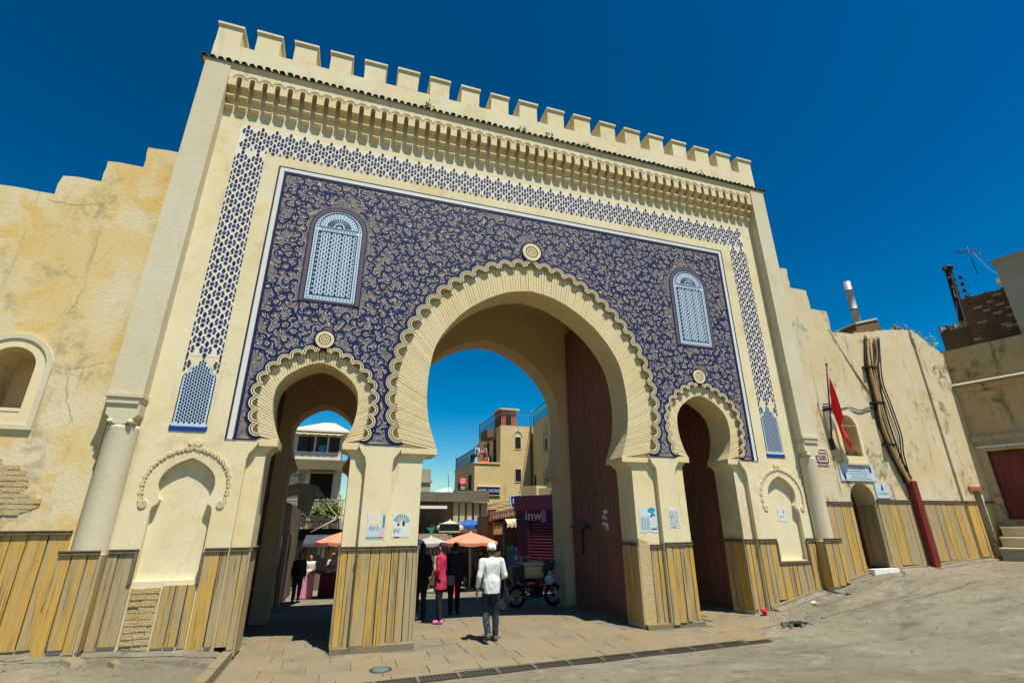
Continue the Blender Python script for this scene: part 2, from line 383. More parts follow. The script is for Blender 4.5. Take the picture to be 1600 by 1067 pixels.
MO = cr([(3.0, 3.75), (3.08, 4.03), (3.145, 4.39), (3.18, 4.75), (3.18, 5.1), (3.1, 5.6), (2.95, 6.1), (2.7, 6.63), (2.35, 7.13), (1.9, 7.57), (1.4, 7.93), (.85, 8.18), (.35, 8.31), (0, 8.36)])
SI = cr([(.61, 3.66), (.72, 3.9), (.80, 4.2), (.82, 4.5), (.785, 4.74), (.66, 4.96), (.45, 5.14), (.22, 5.27), (0, 5.33)])
SO = cr([(.95, 3.75), (1.02, 4.0), (1.07, 4.3), (1.08, 4.6), (1.02, 4.86), (.88, 5.1), (.65, 5.3), (.4, 5.44), (.18, 5.52), (0, 5.55)])
ARCH = [(-4.72, SI, SO, [(.78, ZB), (.78, 3.32), (.77, 3.44), (.70, 3.53), (.61, 3.57)], [(1.085, ZB), (1.085, 3.28), (1.06, 3.4), (.97, 3.52), (.92, 3.62)], 19, 74),
        (0.0, MI, MO, [(2.5, ZB), (2.5, 3.3), (2.48, 3.4), (2.36, 3.50), (2.23, 3.53)], [(3.11, ZB), (3.11, 3.28), (3.1, 3.4), (3.0, 3.52), (2.96, 3.62)], 35, 180),
        (4.71, SI, SO, [(.76, ZB), (.78, 3.32), (.77, 3.44), (.70, 3.53), (.61, 3.57)], [(1.085, ZB), (1.085, 3.28), (1.06, 3.4), (.97, 3.52), (.92, 3.62)], 19, 74)]
lobes = []
def notched(cx, half, low, n):
    ring, L = resample(full(half, cx), n * 8); pitch = L / n; r = pitch * .30; out = []
    for i in range(n):
        a = ring[i * 8 + 4]; nx_, nz_ = normal(ring, i * 8 + 4); tx, tz = nz_, -nx_
        lobes.append((a, math.atan2(nz_, nx_), pitch, cx))
        out.append(ring[i * 8]); out.append((a[0] - tx * r * 1.12, a[1] - tz * r * 1.12))
        for k in range(7):
            t = pi * k / 6; out.append((a[0] - tx * r * math.cos(t) + nx_ * r * math.sin(t) * 1.15, a[1] - tz * r * math.cos(t) + nz_ * r * math.sin(t) * 1.15))
        out.append((a[0] + tx * r * 1.12, a[1] + tz * r * 1.12))
    out.append(ring[-1])
    return [(cx - x, z) for x, z in low] + out + [(cx + x, z) for x, z in low[::-1]]
def face(inner):
    p = [(-8.1, ZB)]
    for a in ARCH: p += notched(a[0], a[2], a[4], a[5]) if inner == 0 else [(a[0] - x, z) for x, z in a[3]] + full(a[1], a[0]) + [(a[0] + x, z) for x, z in a[3][::-1]]
    return p + [(8.1, ZB), (8.1, 12.5), (-8.1, 12.5)]
def niche(cx): # blind horseshoe niche
    half = [(.475, 1.27), (.475, 2.36), (.46, 2.44), (.385, 2.5), (.37, 2.56)] + cr([(.40, 2.62), (.435, 2.74), (.44, 2.86), (.40, 3.0), (.30, 3.12), (.16, 3.22), (0, 3.29)], 3)
    return full(half, cx)
NL, NR = -6.68, 6.81
MB().prism(face(0), 0, .12, 0, [niche(NL), niche(NR)]).build('front_wall', PL, gate)
inner = face(1)
MB().prism(inner, .1202, .83, 0).build('arch_wall', PL, gate)
# voussoirs: thin radial courses, each course its own block, joined
for cx, hi, ho, lo, lo2, nl, nb in ARCH:
    c0 = 4.6 if cx == 0 else 4.42
    def polar(half):
        p = full(half, cx); P_ = [(math.atan2(z - c0, x - cx), x, z) for x, z in p]
        P_ = [(t if t > -pi / 2 else t + 2 * pi, x, z) for t, x, z in P_][::-1]      # rising angle, right foot to left foot
        o = []; t0_, t1_ = P_[0][0], P_[-1][0]; q = 0
        for i in range(nb * 4 + 1):
            t = t0_ + (t1_ - t0_) * i / (nb * 4)
            while q < len(P_) - 2 and P_[q + 1][0] < t: q += 1
            u = (t - P_[q][0]) / max(1e-9, P_[q + 1][0] - P_[q][0]); u = min(1, max(0, u)); o.append((P_[q][1] + (P_[q + 1][1] - P_[q][1]) * u, P_[q][2] + (P_[q + 1][2] - P_[q][2]) * u))
        return o[::-1]
    a, b, mb = polar(hi), polar(ho), MB()
    for i in range(nb):
        g0 = R.uniform(.08, .20); s0, s1 = i * 4 + 0, i * 4 + 4
        f = lambda p, s: (p[int(s)][0] + (p[min(int(s) + 1, len(p) - 1)][0] - p[int(s)][0]) * (s - int(s)), p[int(s)][1] + (p[min(int(s) + 1, len(p) - 1)][1] - p[int(s)][1]) * (s - int(s)))
        A0, A1, B0_, B1_ = f(a, s0), f(a, s1 - 4 * g0), f(b, s0), f(b, s1 - 4 * g0)
        na = normal(a, s0 + 2); d = .012 + R.uniform(0, .004); y0 = .050 + R.uniform(-.003, .004)
        A0 = (A0[0] - na[0] * d, A0[1] - na[1] * d); A1 = (A1[0] - na[0] * d, A1[1] - na[1] * d)
        mb.add([(A0[0], y0, A0[1]), (A1[0], y0, A1[1]), (B1_[0], y0, B1_[1]), (B0_[0], y0, B0_[1]), (A0[0], .84, A0[1]), (A1[0], .84, A1[1]), (B1_[0], .122, B1_[1]), (B0_[0], .122, B0_[1])],
               [(0, 1, 2, 3), (0, 4, 5, 1), (1, 5, 6, 2), (0, 3, 7, 4)])
    tag(mb.build('voussoir', PLB, gate), kind='stuff')
# imposts under the horseshoes
for cx, hi, ho, lo, lo2, nl, nb in ARCH:
    for s in (-1, 1):
        x0, x1 = sorted((cx + s * (hi[0][0] - .014), cx + s * (ho[0][0] - .03)))
        MB().box((x0, .048, lo[-1][1] - .015), (x1, .836, hi[0][1] + .03)).build('impost', PLB, gate)
# scalloped lobes round the three arches
def lobe_mesh(p, two, off):
    q = p; mb = MB(); A0, A1 = -.56 * pi, .56 * pi
    rings = [(.32, .38, 0, -.030), (.38, .435, 1, -.026), (.435, .48, 0, -.030), (.48, .53, 1, -.026), (.53, .57, 0, -.028), (.57, .74, 2, -.008)] if two else \
            [(.32, .41, 0, -.030), (.41, .49, 1, -.026), (.49, .57, 0, -.028), (.57, .76, 2, -.008)]
    for r0, r1, mi, d in rings: mb.arcband((0, 0), r0 * q, r1 * q, A0, A1, d * .62 - off - .006, -.0005, 14, mi)
    return mb.mesh('lobe', [PLW, DARK, NAVY])
cache = {}
for i, (p, a, pitch, cx) in enumerate(lobes):
    k = (abs(cx) < 1, i % 2)
    if k not in cache: cache[k] = lobe_mesh(pitch, k[0], .0032 * k[1])
    link('lobe', cache[k], gate, (p[0], 0, p[1]), (0, -a, 0))
for cx, z, r in ((-4.72, 5.80, .185), (0, 8.77, .25), (4.72, 5.81, .185)):
    mb = MB()
    for r0, r1, mi, d in ((0.001, .14, 0, .040), (.14, .22, 1, .030), (.22, .34, 0, .040), (.34, .42, 1, .030), (.42, .56, 0, .04), (.56, .68, 1, .030), (.68, 1.0, 0, .045), (1.0, 1.26, 2, .012)):
        mb.arcband((cx, z), r0 * r, r1 * r, 0, 2 * pi, -d, -.0005, 28, mi)
    mb.build('medallion', [PLW, DARK, NAVY], gate)
# blue mosaic panel
def off(half, cx, d):
    p = full(half, cx); return [(p[i][0] + normal(p, i)[0] * d, p[i][1] + normal(p, i)[1] * d) for i in range(len(p))]
PX0, PX1, PZ0, PZ1 = -6.09, 6.09, 3.70, 9.83
po = [(PX0, PZ0)]
for a in ARCH: po += [q for q in off(a[2], a[0], .17 if a[0] == 0 else .12) if q[1] >= PZ0]
po += [(PX1, PZ0), (PX1, PZ1), (PX0, PZ1)]
MB().prism(po, -.004, .0, 0, back=False).build('mosaic_panel', MOS, gate)
def strip(x0, z0, x1, z1, y0, name, mat): return MB().box((x0, y0, z0), (x1, 0.0, z1)).build(name, mat, gate)
for k, (d, wd, mat, yy) in enumerate(((.0, .055, NAVY, -.016), (-.10, .085, WHT, -.014), (-.135, .028, DARK, -.016))):
    x0, x1, z0, z1 = PX0 + d, PX1 - d, PZ0 - .05, PZ1 - d
    strip(x0, z0, x0 + wd, z1, yy, 'border_strip', mat); strip(x1 - wd, z0, x1, z1, yy, 'border_strip', mat); strip(x0 + wd, z1 - wd, x1 - wd, z1, yy, 'border_strip', mat)
for x0, x1 in ((-6.22, -5.68), (-3.72, -3.12), (3.12, 3.70), (5.68, 6.22)):
    strip(x0, 3.655, x1, 3.685, -.012, 'base_strip', DARK)
# scrollwork: S shaped tendrils laid into the panel
def inside(x, z, m):
    if not (PX0 + .07 + m < x < PX1 - .07 - m and PZ0 + .02 < z < PZ1 - .07 - m): return False
    for cx, hi, ho, *_ in ARCH:
        k = .21 if cx == 0 else .14
        if abs(x - cx) < max(q[0] for q in ho) + k + m:
            pr = [(q[0], q[1]) for q in ho]; dmin = min(math.hypot(abs(x - cx) - q[0], z - q[1]) for q in pr)
            best = min(pr, key=lambda q: math.hypot(abs(x - cx) - q[0], z - q[1])); c0 = 4.7 if cx == 0 else 4.4
            if math.hypot(x - cx, z - c0) < math.hypot(best[0], best[1] - c0) or dmin < k + m: return False
    for cx in (-4.74, 4.78):
        if abs(x - cx) < .70 + m and 6.62 - m < z < 9.2 + m and (z < 8.5 or math.hypot(x - cx, z - 8.5) < .7 + m): return False
    for cx, cz, r in ((-4.72, 5.88, .23), (0, 8.89, .32), (4.76, 5.89, .23)):
        if math.hypot(x - cx, z - cz) < r + m: return False
    return True
sc_ = MB()
def ribbon(path, wd, y, mi):
    P = []; n = len(path)
    for i, p in enumerate(path):
        q = normal(path, i); P += [(p[0] + q[0] * wd[i], y, p[1] + q[1] * wd[i]), (p[0] - q[0] * wd[i], y, p[1] - q[1] * wd[i])]
    sc_.add(P, [(2 * i, 2 * i + 1, 2 * i + 3, 2 * i + 2) for i in range(n - 1)], mi)
def scroll(x, z, s, a, fl, j):
    pts = []
    for i in range(13):        # inner spiral
        t = i / 12; r = .022 + .078 * t; th = 4.6 * t; pts.append((r * math.cos(th), r * math.sin(th)))
    e = pts[-1]; d = math.atan2(e[1] - pts[-2][1], e[0] - pts[-2][0])
    for i in range(7):         # counter-turning tail
        d -= .30; e = (e[0] + .030 * math.cos(d), e[1] + .030 * math.sin(d)); pts.append(e)
    wd = [.006 + .018 * math.sin(pi * min(1, (i / 19) ** .8)) for i in range(len(pts))]
    ca, sa = math.cos(a), math.sin(a)
    T = [(x + s * (p[0] * ca - fl * p[1] * sa), z + s * (p[0] * sa + fl * p[1] * ca)) for p in pts]
    if not inside(*T[0], -.06) or not inside(*T[-1], -.05) or not inside(*T[12], -.05): return
    ribbon(T, [q * s * 1.1 + .0095 for q in wd], -.0056 - 7e-5 * (j * 7 % 41), 1); ribbon(T, [q * s * 1.1 for q in wd], -.0090 - 7e-5 * (j * 7 % 41), 0)
    k = 5 if j % 3 else 6; c = T[0]; r = .020 * s
    sc_.add([(c[0] + r * math.cos(2 * pi * i / k), -.0128, c[1] + r * math.sin(2 * pi * i / k)) for i in range(k)], [tuple(range(k))], 2 if j % 3 == 0 else 1)
st = .196; j = 0; zz = PZ0 + .06
while zz < PZ1:
    xx = -32 * st + (.5 * st if int((zz - PZ0) / (st * .84)) % 2 else 0)
    row_n = int((zz - PZ0) / (st * .84)); col_n = 0
    while xx < PX1:
        col_n += 1; x, z = xx + R.uniform(-.022, .022), zz + R.uniform(-.022, .022)
        if inside(x, z, -.03): ci = abs(round(x / st - .5 * (row_n % 2) - (.001 if x > 0 else -.001))); hsh = ((ci * 73 + row_n * 151 + ci * row_n * 29) % 97) / 97 * 2 * pi; scroll(x, z, R.uniform(.92, 1.12), (hsh if x > 0 else pi - hsh) + R.uniform(-.15, .15), (1 if (ci * 31 + row_n * 17) % 5 < 3 else -1) * (1 if x > 0 else -1), j)
        if inside(x + st * .5, z, -.02): scroll(x + st * .5, z + .02, R.uniform(.42, .52), R.uniform(0, 6.28), R.choice((-1, 1)), j + 20)
        j += 1
        if R.random() < .9:      # leaf shaped fillers
            x, z = xx + st * .5 + R.uniform(-.06, .06), zz + st * .42 + R.uniform(-.06, .06); a = R.uniform(0, 2 * pi)
            if inside(x, z, -.02):
                L = R.uniform(.04, .07)
                P = [(x + L * (t - .5) * 2 * math.cos(a) - .3 * L * math.sin(3 * t) * math.sin(a), z + L * (t - .5) * 2 * math.sin(a) + .3 * L * math.sin(3 * t) * math.cos(a)) for t in (0, .2, .4, .6, .8, 1)]
                ribbon(P, [.008, .018, .024, .022, .014, .004], -.0022 - 7e-5 * (j * 11 % 43), R.choice((0, 0, 1, 2, 3))); 
        xx += st
    zz += st * .84
tag(sc_.build('scrollwork', [NAVY, HALO, TAN, flat('grey_lilac_glaze', (.20, .18, .22), .6, 0, .12)], gate), kind='stuff')
# arched mosaic windows in the panel
def archpoly(cx, z0, zs, hw, n=16): return [(cx - hw, z0), (cx + hw, z0)] + [(cx + hw * math.cos(pi * i / n), zs + hw * math.sin(pi * i / n)) for i in range(n + 1)]
BRN = flat('brown_violet_glaze', (.11, .09, .10), .6, 0, .12)
for cx, zsh in ((-4.74, 0), (4.80, .02)):
    z0 = 6.70 + zsh
    MB().prism(archpoly(cx, z0 - .07, 8.47 + zsh, .64), -.016, 0, 0).build('window_border', NAVY, gate)
    MB().prism(archpoly(cx, z0 - .045, 8.47 + zsh, .615), -.021, -.0161, 0).build('window_border', BRN, gate)
    lw = MB().prism(archpoly(cx, z0, 8.47 + zsh, .535), -.027, -.0211, 0).build('lattice_window', PBL, gate)
    mb = MB(); q = lambda x, z, r, k=6, y=-.0325: mb.add([(x + r * math.cos(2 * pi * i / k + .52), y, z + r * math.sin(2 * pi * i / k + .52)) for i in range(k)], [tuple(range(k))])
    def bar(x0, z0_, x1, z1_): mb.box((x0, -.032, z0_), (x1, -.0271, z1_))
    ix, iz0, iz1 = .43, z0 + .10, 8.42 + zsh
    for e in (0, .05):
        pass
    bar(cx - ix, iz0, cx - ix + .022, iz1); bar(cx + ix - .022, iz0, cx + ix, iz1); bar(cx - ix + .022, iz0, cx + ix - .022, iz0 + .022); bar(cx - ix + .022, iz1 - .022, cx + ix - .022, iz1)
    bar(cx - ix, iz1 + .09, cx + ix, iz1 + .11)
    mb.arcband((cx, iz1 + .10), .41, .43, .02, pi - .02, -.032, -.0271, 22)
    mb.arcband((cx, 8.47 + zsh), .515, .535, 0, pi, -.032, -.0271, 22)
    for s in (-1, 1): bar(cx + s * .525 - .01, z0, cx + s * .525 + .01, 8.47 + zsh)
    mb.arcband((cx, iz1 + .13), .05, .09, 0, pi, -.032, -.0271, 10)
    for i in range(15):
        a = pi * (i + .5) / 15; c, s = math.cos(a), math.sin(a)
        mb.add([(cx + .12 * c - .006 * s, -.031, iz1 + .13 + .12 * s + .006 * c), (cx + .12 * c + .006 * s, -.031, iz1 + .13 + .12 * s - .006 * c), (cx + .27 * c + .016 * s, -.031, iz1 + .13 + .24 * s - .016 * c), (cx + .27 * c - .016 * s, -.031, iz1 + .13 + .24 * s + .016 * c)], [(0, 1, 2, 3)])
        for rr in (.32, .37): q(cx + rr * c, iz1 + .12 + rr * .92 * s, .013, 5, -.031)
    nxr = 14; nzr = 29
    for i in range(nxr):
        for k in range(nzr):
            x = cx - ix + .05 + (2 * ix - .1) * i / (nxr - 1); z = iz0 + .05 + (iz1 - iz0 - .1) * k / (nzr - 1)
            if (i + k) % 2 == 0: q(x, z, .030 if (i + 2 * k) % 4 == 0 else .021, 6)
            else: q(x, z, .012, 4)
    k = z0 + .04
    while k < 8.42 + zsh:
        for s in (-1, 1): q(cx + s * .475, k, .017, 4)
        k += .072
    for i in range(13): q(cx - .42 + .07 * i, z0 + .045, .017, 4); q(cx - .36 + .06 * i, iz1 + .045, .017, 4)
    for i in range(22): a = pi * (i + .5) / 22; q(cx + .472 * math.cos(a), 8.48 + zsh + .472 * math.sin(a), .017, 4)
    tag(mb.build('tile_inlay', NAVY, lw), kind='stuff')
# flower frieze
def flower_mesh(half):
    mb = MB()
    def pet(P, mi, y=-.010):
        if half:
            # clip to x>=0
            o = []
            for i in range(len(P)):
                a, b = P[i], P[(i + 1) % len(P)]
                if a[0] >= 0: o.append(a)
                if (a[0] < 0) != (b[0] < 0): t = a[0] / (a[0] - b[0]); o.append((0, a[1] + (b[1] - a[1]) * t))
            P = o
            if len(P) < 3: return
        n = len(P); mb.add([(p[0], y, p[1]) for p in P] + [(p[0], 0, p[1]) for p in P], [tuple(range(n))] + [(i, (i + 1) % n, (i + 1) % n + n, i + n) for i in range(n)], mi)
    ell = lambda cx, cz, rx, rz, n=8, a=0: [(cx + rx * math.cos(2 * pi * i / n) * math.cos(a) - rz * math.sin(2 * pi * i / n) * math.sin(a), cz + rx * math.cos(2 * pi * i / n) * math.sin(a) + rz * math.sin(2 * pi * i / n) * math.cos(a)) for i in range(n)]
    pet(ell(0, 0, .032, .032, 8), 1)
    pet([(0, .048), (.020, .072), (.027, .10), (.018, .130), (0, .150), (-.018, .130), (-.027, .10), (-.020, .072)], 0)
    pet(ell(0, -.082, .030, .030, 8), 0)
    for a in (.62, .05, -.55, pi - .62, pi - .05, pi + .55):
        c, s = math.cos(a), math.sin(a); pet([(c * .048 - s * .008, s * .048 + c * .008), (c * .048 + s * .008, s * .048 - c * .008), (c * .078 + s * .017, s * .078 - c * .017), (c * .092, s * .092), (c * .078 - s * .017, s * .078 + c * .017)], 0)
    return mb.mesh('flower_tile', [NAVY, BLUE])
fm, fh = flower_mesh(0), flower_mesh(1)
def flower(x, z, half=0): link('flower_tile', fh if half else fm, gate, (x, 0, z), None, (-1.25, 1, 1.25) if half < 0 else (1.25, 1, 1.25))
px = .3078
MB().prism([(-7.175, 5.22), (-6.555, 5.22), (-6.555, 10.265), (6.565, 10.265), (6.565, 5.22), (7.185, 5.22), (7.185, 10.90), (-7.175, 10.90)], -.003, 0, back=False).build('frieze_ground', FRZ, gate)
for s in (-1, 1):
    x0 = -7.17 if s < 0 else 6.57
    k = 0; z = 10.02
    while z > 5.30:
        if k % 2: flower(x0 + px, z); flower(x0 + .006, z, 1); flower(x0 + 2 * px - .006, z, -1)
        else: flower(x0 + px * .5, z); flower(x0 + px * 1.5, z)
        z -= .203; k += 1
    if True: flower(x0 + .006, 5.05, 1); flower(x0 + 2 * px - .006, 5.05, -1)
n = int(round(14.34 / px))
for i in range(n + 1):
    x = -7.17 + 14.35 * i / n; hx = 14.35 / n
    if i < n: flower(x + hx / 2, 10.75)
    if 0 < i < n: flower(x, 10.56)
    if i < n: flower(x + hx / 2, 10.36)
hm = MB()
for P in ([(-.024, .0), (.024, .0), (.016, .016), (-.016, .016)], [(0, .03), (.013, .055), (0, .085), (-.013, .055)]): hm.prism(P, -.010, 0)
dm = hm.mesh('border_tile', [NAVY])
for i in range(1, n): link('border_tile', dm, gate, (-7.17 + 14.35 * i / n, 0, 10.235))
# lantern shaped tile fields at the foot of the frieze
lan = lambda cx: full([(.31, 3.78), (.31, 3.86), (.285, 3.88), (.285, 4.78)] + cr([(.255, 4.86), (.20, 4.90), (.175, 4.98), (.12, 5.04), (.05, 5.07), (.03, 5.14), (0, 5.20)], 2), cx)
for cx in (-6.86, 6.85):
    MB().prism(lan(cx), -.006, 0, 0).build('lantern_field', NAVY, gate)
    ff = MB().prism([(cx + (x - cx) * .93, 4.4 + (z - 4.4) * .975 + .02) for x, z in lan(cx)], -.009, -.0061, 0).build('lantern_field', PBL, gate)
    mb = MB(); P = lan(cx)
    for i in range(-6, 7):
        for k in range(40):
            x = cx + i * .044; z = 3.93 + k * .033 + 0
            if (i + k) % 2: continue
            hw = lerp([(3.9, .25), (4.78, .25), (4.9, .17), (5.05, .08), (5.14, 0)], z)
            if abs(x - cx) <= hw: mb.add([(x - .023, -.013, z), (x, -.013, z - .031), (x + .023, -.013, z), (x, -.013, z + .031)], [(0, 1, 2, 3)])
    tag(mb.build('tile_inlay', NAVY, ff), kind='stuff')
    MB().box((cx - .30, -.014, 3.765), (cx + .30, 0, 3.85)).build('lantern_foot', BLUE, gate)
# blind niches: small raised scallops and a crest
lm = MB().arcband((0, 0), .030, .052, -.5 * pi, .5 * pi, -.022, 0, 8).arcband((0, 0), .062, .080, -.5 * pi, .5 * pi, -.016, 0, 8).mesh('niche_lobe', PLW)
for cx in (NL, NR):
    half = cr([(.60, 2.50), (.625, 2.66), (.635, 2.82), (.61, 2.98), (.53, 3.14), (.38, 3.29), (.2, 3.38), (0, 3.43)], 4)
    r_, L = resample(full(half, cx), 38 * 1)
    for i in range(1, 38, 2): q = normal(r_, i); link('niche_lobe', lm, gate, (r_[i][0], 0, r_[i][1]), (0, -math.atan2(q[1], q[0]), 0))
    for s in (-1, 1): MB().arcband((cx + s * .60, 2.49), .02, .04, 0, 2 * pi, -.02, 0, 10).arcband((cx + s * .60, 2.49), .052, .068, 0, 2 * pi, -.02, 0, 12).build('rosette', PLW, gate)
    mb = MB()
    for a in (-.9, -.45, 0, .45, .9): c, s_ = math.sin(a), math.cos(a); mb.prism([(cx + c * .03 - s_ * .012, 3.48 + s_ * .03 + c * .012), (cx + c * .03 + s_ * .012, 3.48 + s_ * .03 - c * .012), (cx + c * .12 + s_ * .022, 3.48 + s_ * .12 - c * .022), (cx + c * .15, 3.48 + s_ * .15), (cx + c * .12 - s_ * .022, 3.48 + s_ * .12 + c * .022)], -.02, 0)
    mb.build('crest', PLW, gate)
# pilasters, capitals, engaged columns
for s in (-1, 1):
    a, b = sorted((s * 7.60, s * 8.13)); cx = s * 7.84
    MB().box((a, -.27, 4.335), (b, .0, 12.364)).build('pilaster', PIL, gate)
    mb = MB()
    mb.box((a - .02, -.31, 4.27), (b + .02, -.0, 4.333)); mb.box((a + .01, -.285, 4.20), (b - .01, -.0, 4.268)); mb.box((a + .025, -.30, 4.155), (b - .025, -.0, 4.198))
    hw = .245; dep = .27
    prof = [(hw, 4.153), (hw, 3.97), (.20, 3.93), (.17, 3.90), (.185, 3.86), (.15, 3.82), (.06, 3.80)]
    poly = [(cx - x, z) for x, z in prof] + [(cx + x, z) for x, z in prof[::-1]]
    mb.prism(poly[::-1], -dep, 0)
    for t in (-1, 1): mb.tube([(cx + t * .15, -.29, 3.84), (cx + t * .15, 0, 3.84)], .045, 8)
    mb.build('capital', PIL, gate)
    MB().lathe([(.245, 1.70), (.245, 3.72), (.252, 3.76), (.235, 3.795), (.0, 3.80)], (cx, -.03, 0), 28, 0, pi, 2 * pi).build('engaged_column', PIL, gate)
# corbel frieze under the eaves
cw = .278; N = 55; x0 = -N * cw / 2
prof = [(0, 11.24), (-.05, 11.25), (-.088, 11.285), (-.102, 11.325), (-.092, 11.35), (-.02, 11.36), (-.015, 11.45), (-.04, 11.505), (-.145, 11.52), (-.168, 11.55), (-.170, 11.59), (-.15, 11.61), (-.05, 11.62), (-.05, 11.71), (-.085, 11.775), (-.24, 11.795), (-.24, 12.02), (0, 12.02)]
k = len(prof); hw = (cw - .112) / 2
cm = MB().add([(-hw, p[0], p[1] - 11.24) for p in prof] + [(hw, p[0], p[1] - 11.24) for p in prof], [(i, (i + 1) % k, (i + 1) % k + k, i + k) for i in range(k)])
tr = tessellate_polygon([[Vector((p[0], p[1], 0)) for p in prof]])
cm.add([(-hw, p[0], p[1] - 11.24) for p in prof], list(tr)).add([(hw, p[0], p[1] - 11.24) for p in prof], [t[::-1] for t in tr])
cmesh = cm.mesh('corbel', PLB)
for i in range(N): link('corbel', cmesh, gate, (x0 + (i + .5) * cw, 0, 11.24))
am = MB().arcband((0, 0), .105, .122, .0, pi, -.012, 0, 10).arcband((0, 0), .135, .148, .25, pi - .25, -.012, 0, 10).mesh('slot_molding', PLW)
low = [(-7.598, 12.364), (-7.598, 12.0205)]
for i in range(N + 1):
    xc = x0 + i * cw
    if 0 < i < N: low += [(xc - .056, 12.0205)] + [(xc - .056 * math.cos(pi * t / 6), 12.0205 + .056 * math.sin(pi * t / 6)) for t in range(1, 6)] + [(xc + .056, 12.0205)]; link('slot_molding', am, gate, (xc, -.24, 12.025))
low += [(7.598, 12.0205), (7.598, 12.364)]
MB().prism(low, -.24, -.0).build('fascia', PL, gate)
# tiled eaves
MB().box((-8.2, -.275, 12.365), (8.2, .0, 12.40)).build('eaves_board', PLB, gate)
tm = MB(); n = 7
for y_, z_, r in ((-.315, 0, .066), (-.03, .15, .060)):
    tm.v += [(r * math.cos(pi * i / n), y_, z_ + r * math.sin(pi * i / n)) for i in range(n + 1)] + [((r - .014) * math.cos(pi * i / n), y_, z_ + (r - .014) * math.sin(pi * i / n)) for i in range(n + 1)]
m = n + 1
for i in range(n):
    for f in ((i, i + 1, 2 * m + i + 1, 2 * m + i), (m + i, 3 * m + i, 3 * m + i + 1, m + i + 1), (i, m + i, m + i + 1, i + 1)): tm.f.append(f); tm.m.append(0); tm.sm.append(False)
tmesh = tm.mesh('roof_tile', GRN); NT = 98
for i in range(NT): link('roof_tile', tmesh, gate, (-8.26 + 16.52 * (i + .5) / NT, R.uniform(-.012, .012), 12.43 + R.uniform(-.006, .006)), (0, 0, R.uniform(-.03, .03)))
MB().hexa([(-8.26, -.30, 12.401), (8.26, -.30, 12.401), (8.26, .0, 12.401), (-8.26, .0, 12.401), (-8.26, -.30, 12.41), (8.26, -.30, 12.41), (8.26, -.0, 12.60), (-8.26, -.0, 12.60)]).build('tile_bed', GRN, gate)
# parapet and merlons
MB().box((-8.17, .002, 12.502), (8.17, .55, 13.26)).build('parapet', PL, gate)
def merlon():
    mb = MB(); w2, d = .265, .55
    mb.box((-w2, .004, 0), (w2, d - .004, .60))
    mb.add([(-w2 - .03, -.035, .58), (w2 + .03, -.035, .58), (w2 + .03, d + .03, .58), (-w2 - .03, d + .03, .58), (-w2 - .03, -.035, .645), (w2 + .03, -.035, .645), (w2 + .03, d + .03, .645), (-w2 - .03, d + .03, .645), (-.07, .2, .77), (.07, .2, .77), (.07, d - .2, .77), (-.07, d - .2, .77)],
           [(0, 3, 2, 1), (0, 1, 5, 4), (1, 2, 6, 5), (2, 3, 7, 6), (3, 0, 4, 7), (4, 5, 9, 8), (5, 6, 10, 9), (6, 7, 11, 10), (7, 4, 8, 11), (8, 9, 10, 11)])
    return mb.mesh('merlon', PL)
mm = merlon()
for i in range(19): link('merlon', mm, gate, (-7.895 + 15.79 * i / 18, 0, 13.26 + R.uniform(-.012, .012)), (0, 0, R.uniform(-.012, .012)), (R.uniform(.96, 1.04), 1, R.uniform(.96, 1.03)))
# gate body behind the front: passage walls, vaults, roof and the rear wall
bk = [(-8.17, ZB)]
for a in ARCH:
    dz = .16 if a[0] == 0 else .05
    bk += [(a[0] - x, z) for x, z in a[3]] + [(x, z + dz * (z > 4.2)) for x, z in full(a[1], a[0])] + [(a[0] + x, z) for x, z in a[3][::-1]]
bk += [(8.17, ZB), (8.17, 13.3), (-8.17, 13.3)]
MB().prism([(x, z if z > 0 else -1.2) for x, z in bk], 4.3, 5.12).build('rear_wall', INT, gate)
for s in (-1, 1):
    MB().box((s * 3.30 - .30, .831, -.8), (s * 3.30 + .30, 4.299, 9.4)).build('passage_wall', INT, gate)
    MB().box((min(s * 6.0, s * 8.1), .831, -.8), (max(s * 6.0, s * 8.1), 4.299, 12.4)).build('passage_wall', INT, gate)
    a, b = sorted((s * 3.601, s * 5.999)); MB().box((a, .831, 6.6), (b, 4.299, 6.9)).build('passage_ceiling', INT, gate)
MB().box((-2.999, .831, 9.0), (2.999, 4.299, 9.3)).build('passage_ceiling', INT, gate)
MB().box((-8.1, .831, 12.401), (8.1, 4.299, 12.6)).build('roof', OLD, gate)
# door leaves folded back inside the passages
def leaf(x, y0, y1, z1, th, zb=.02, studs=True, mat=DOOR):
    d = MB().box((x - th / 2, y0, zb - .15), (x + th / 2, y1, z1)).build('door_leaf', mat, gate)
    s = -1 if x > 0 else 1
    mb = MB()
    for z in [zb + .5 + i * 1.15 for i in range(int((z1 - .6) / 1.15))]: mb.box((x + s * th / 2, y0 + .02, z), (x + s * (th / 2 + .012), y1 - .02, z + .10))
    mb.build('door_strap', mat, d)
    mb = MB()
    for z in [zb + .55 + i * 1.15 for i in range(int((z1 - .6) / 1.15))]:
        for k in range(9): mb.ball((x + s * (th / 2 + .014), y0 + .2 + (y1 - y0 - .4) * k / 8, z), .022, 6)
    tag(mb.build('stud', GRATE, d), kind='stuff'); return d
dl = leaf(2.80, .88, 4.1, 8.3, .14); leaf(-2.80, .88, 4.1, 8.3, .14)
MB().box((2.60, 3.0, 2.02), (2.72, 4.0, 2.10)).build('door_bolt', IRON, dl); MB().box((2.68, 3.4, 1.3), (2.728, 3.47, 2.0)).build('hasp', IRON, dl)
mb = MB()
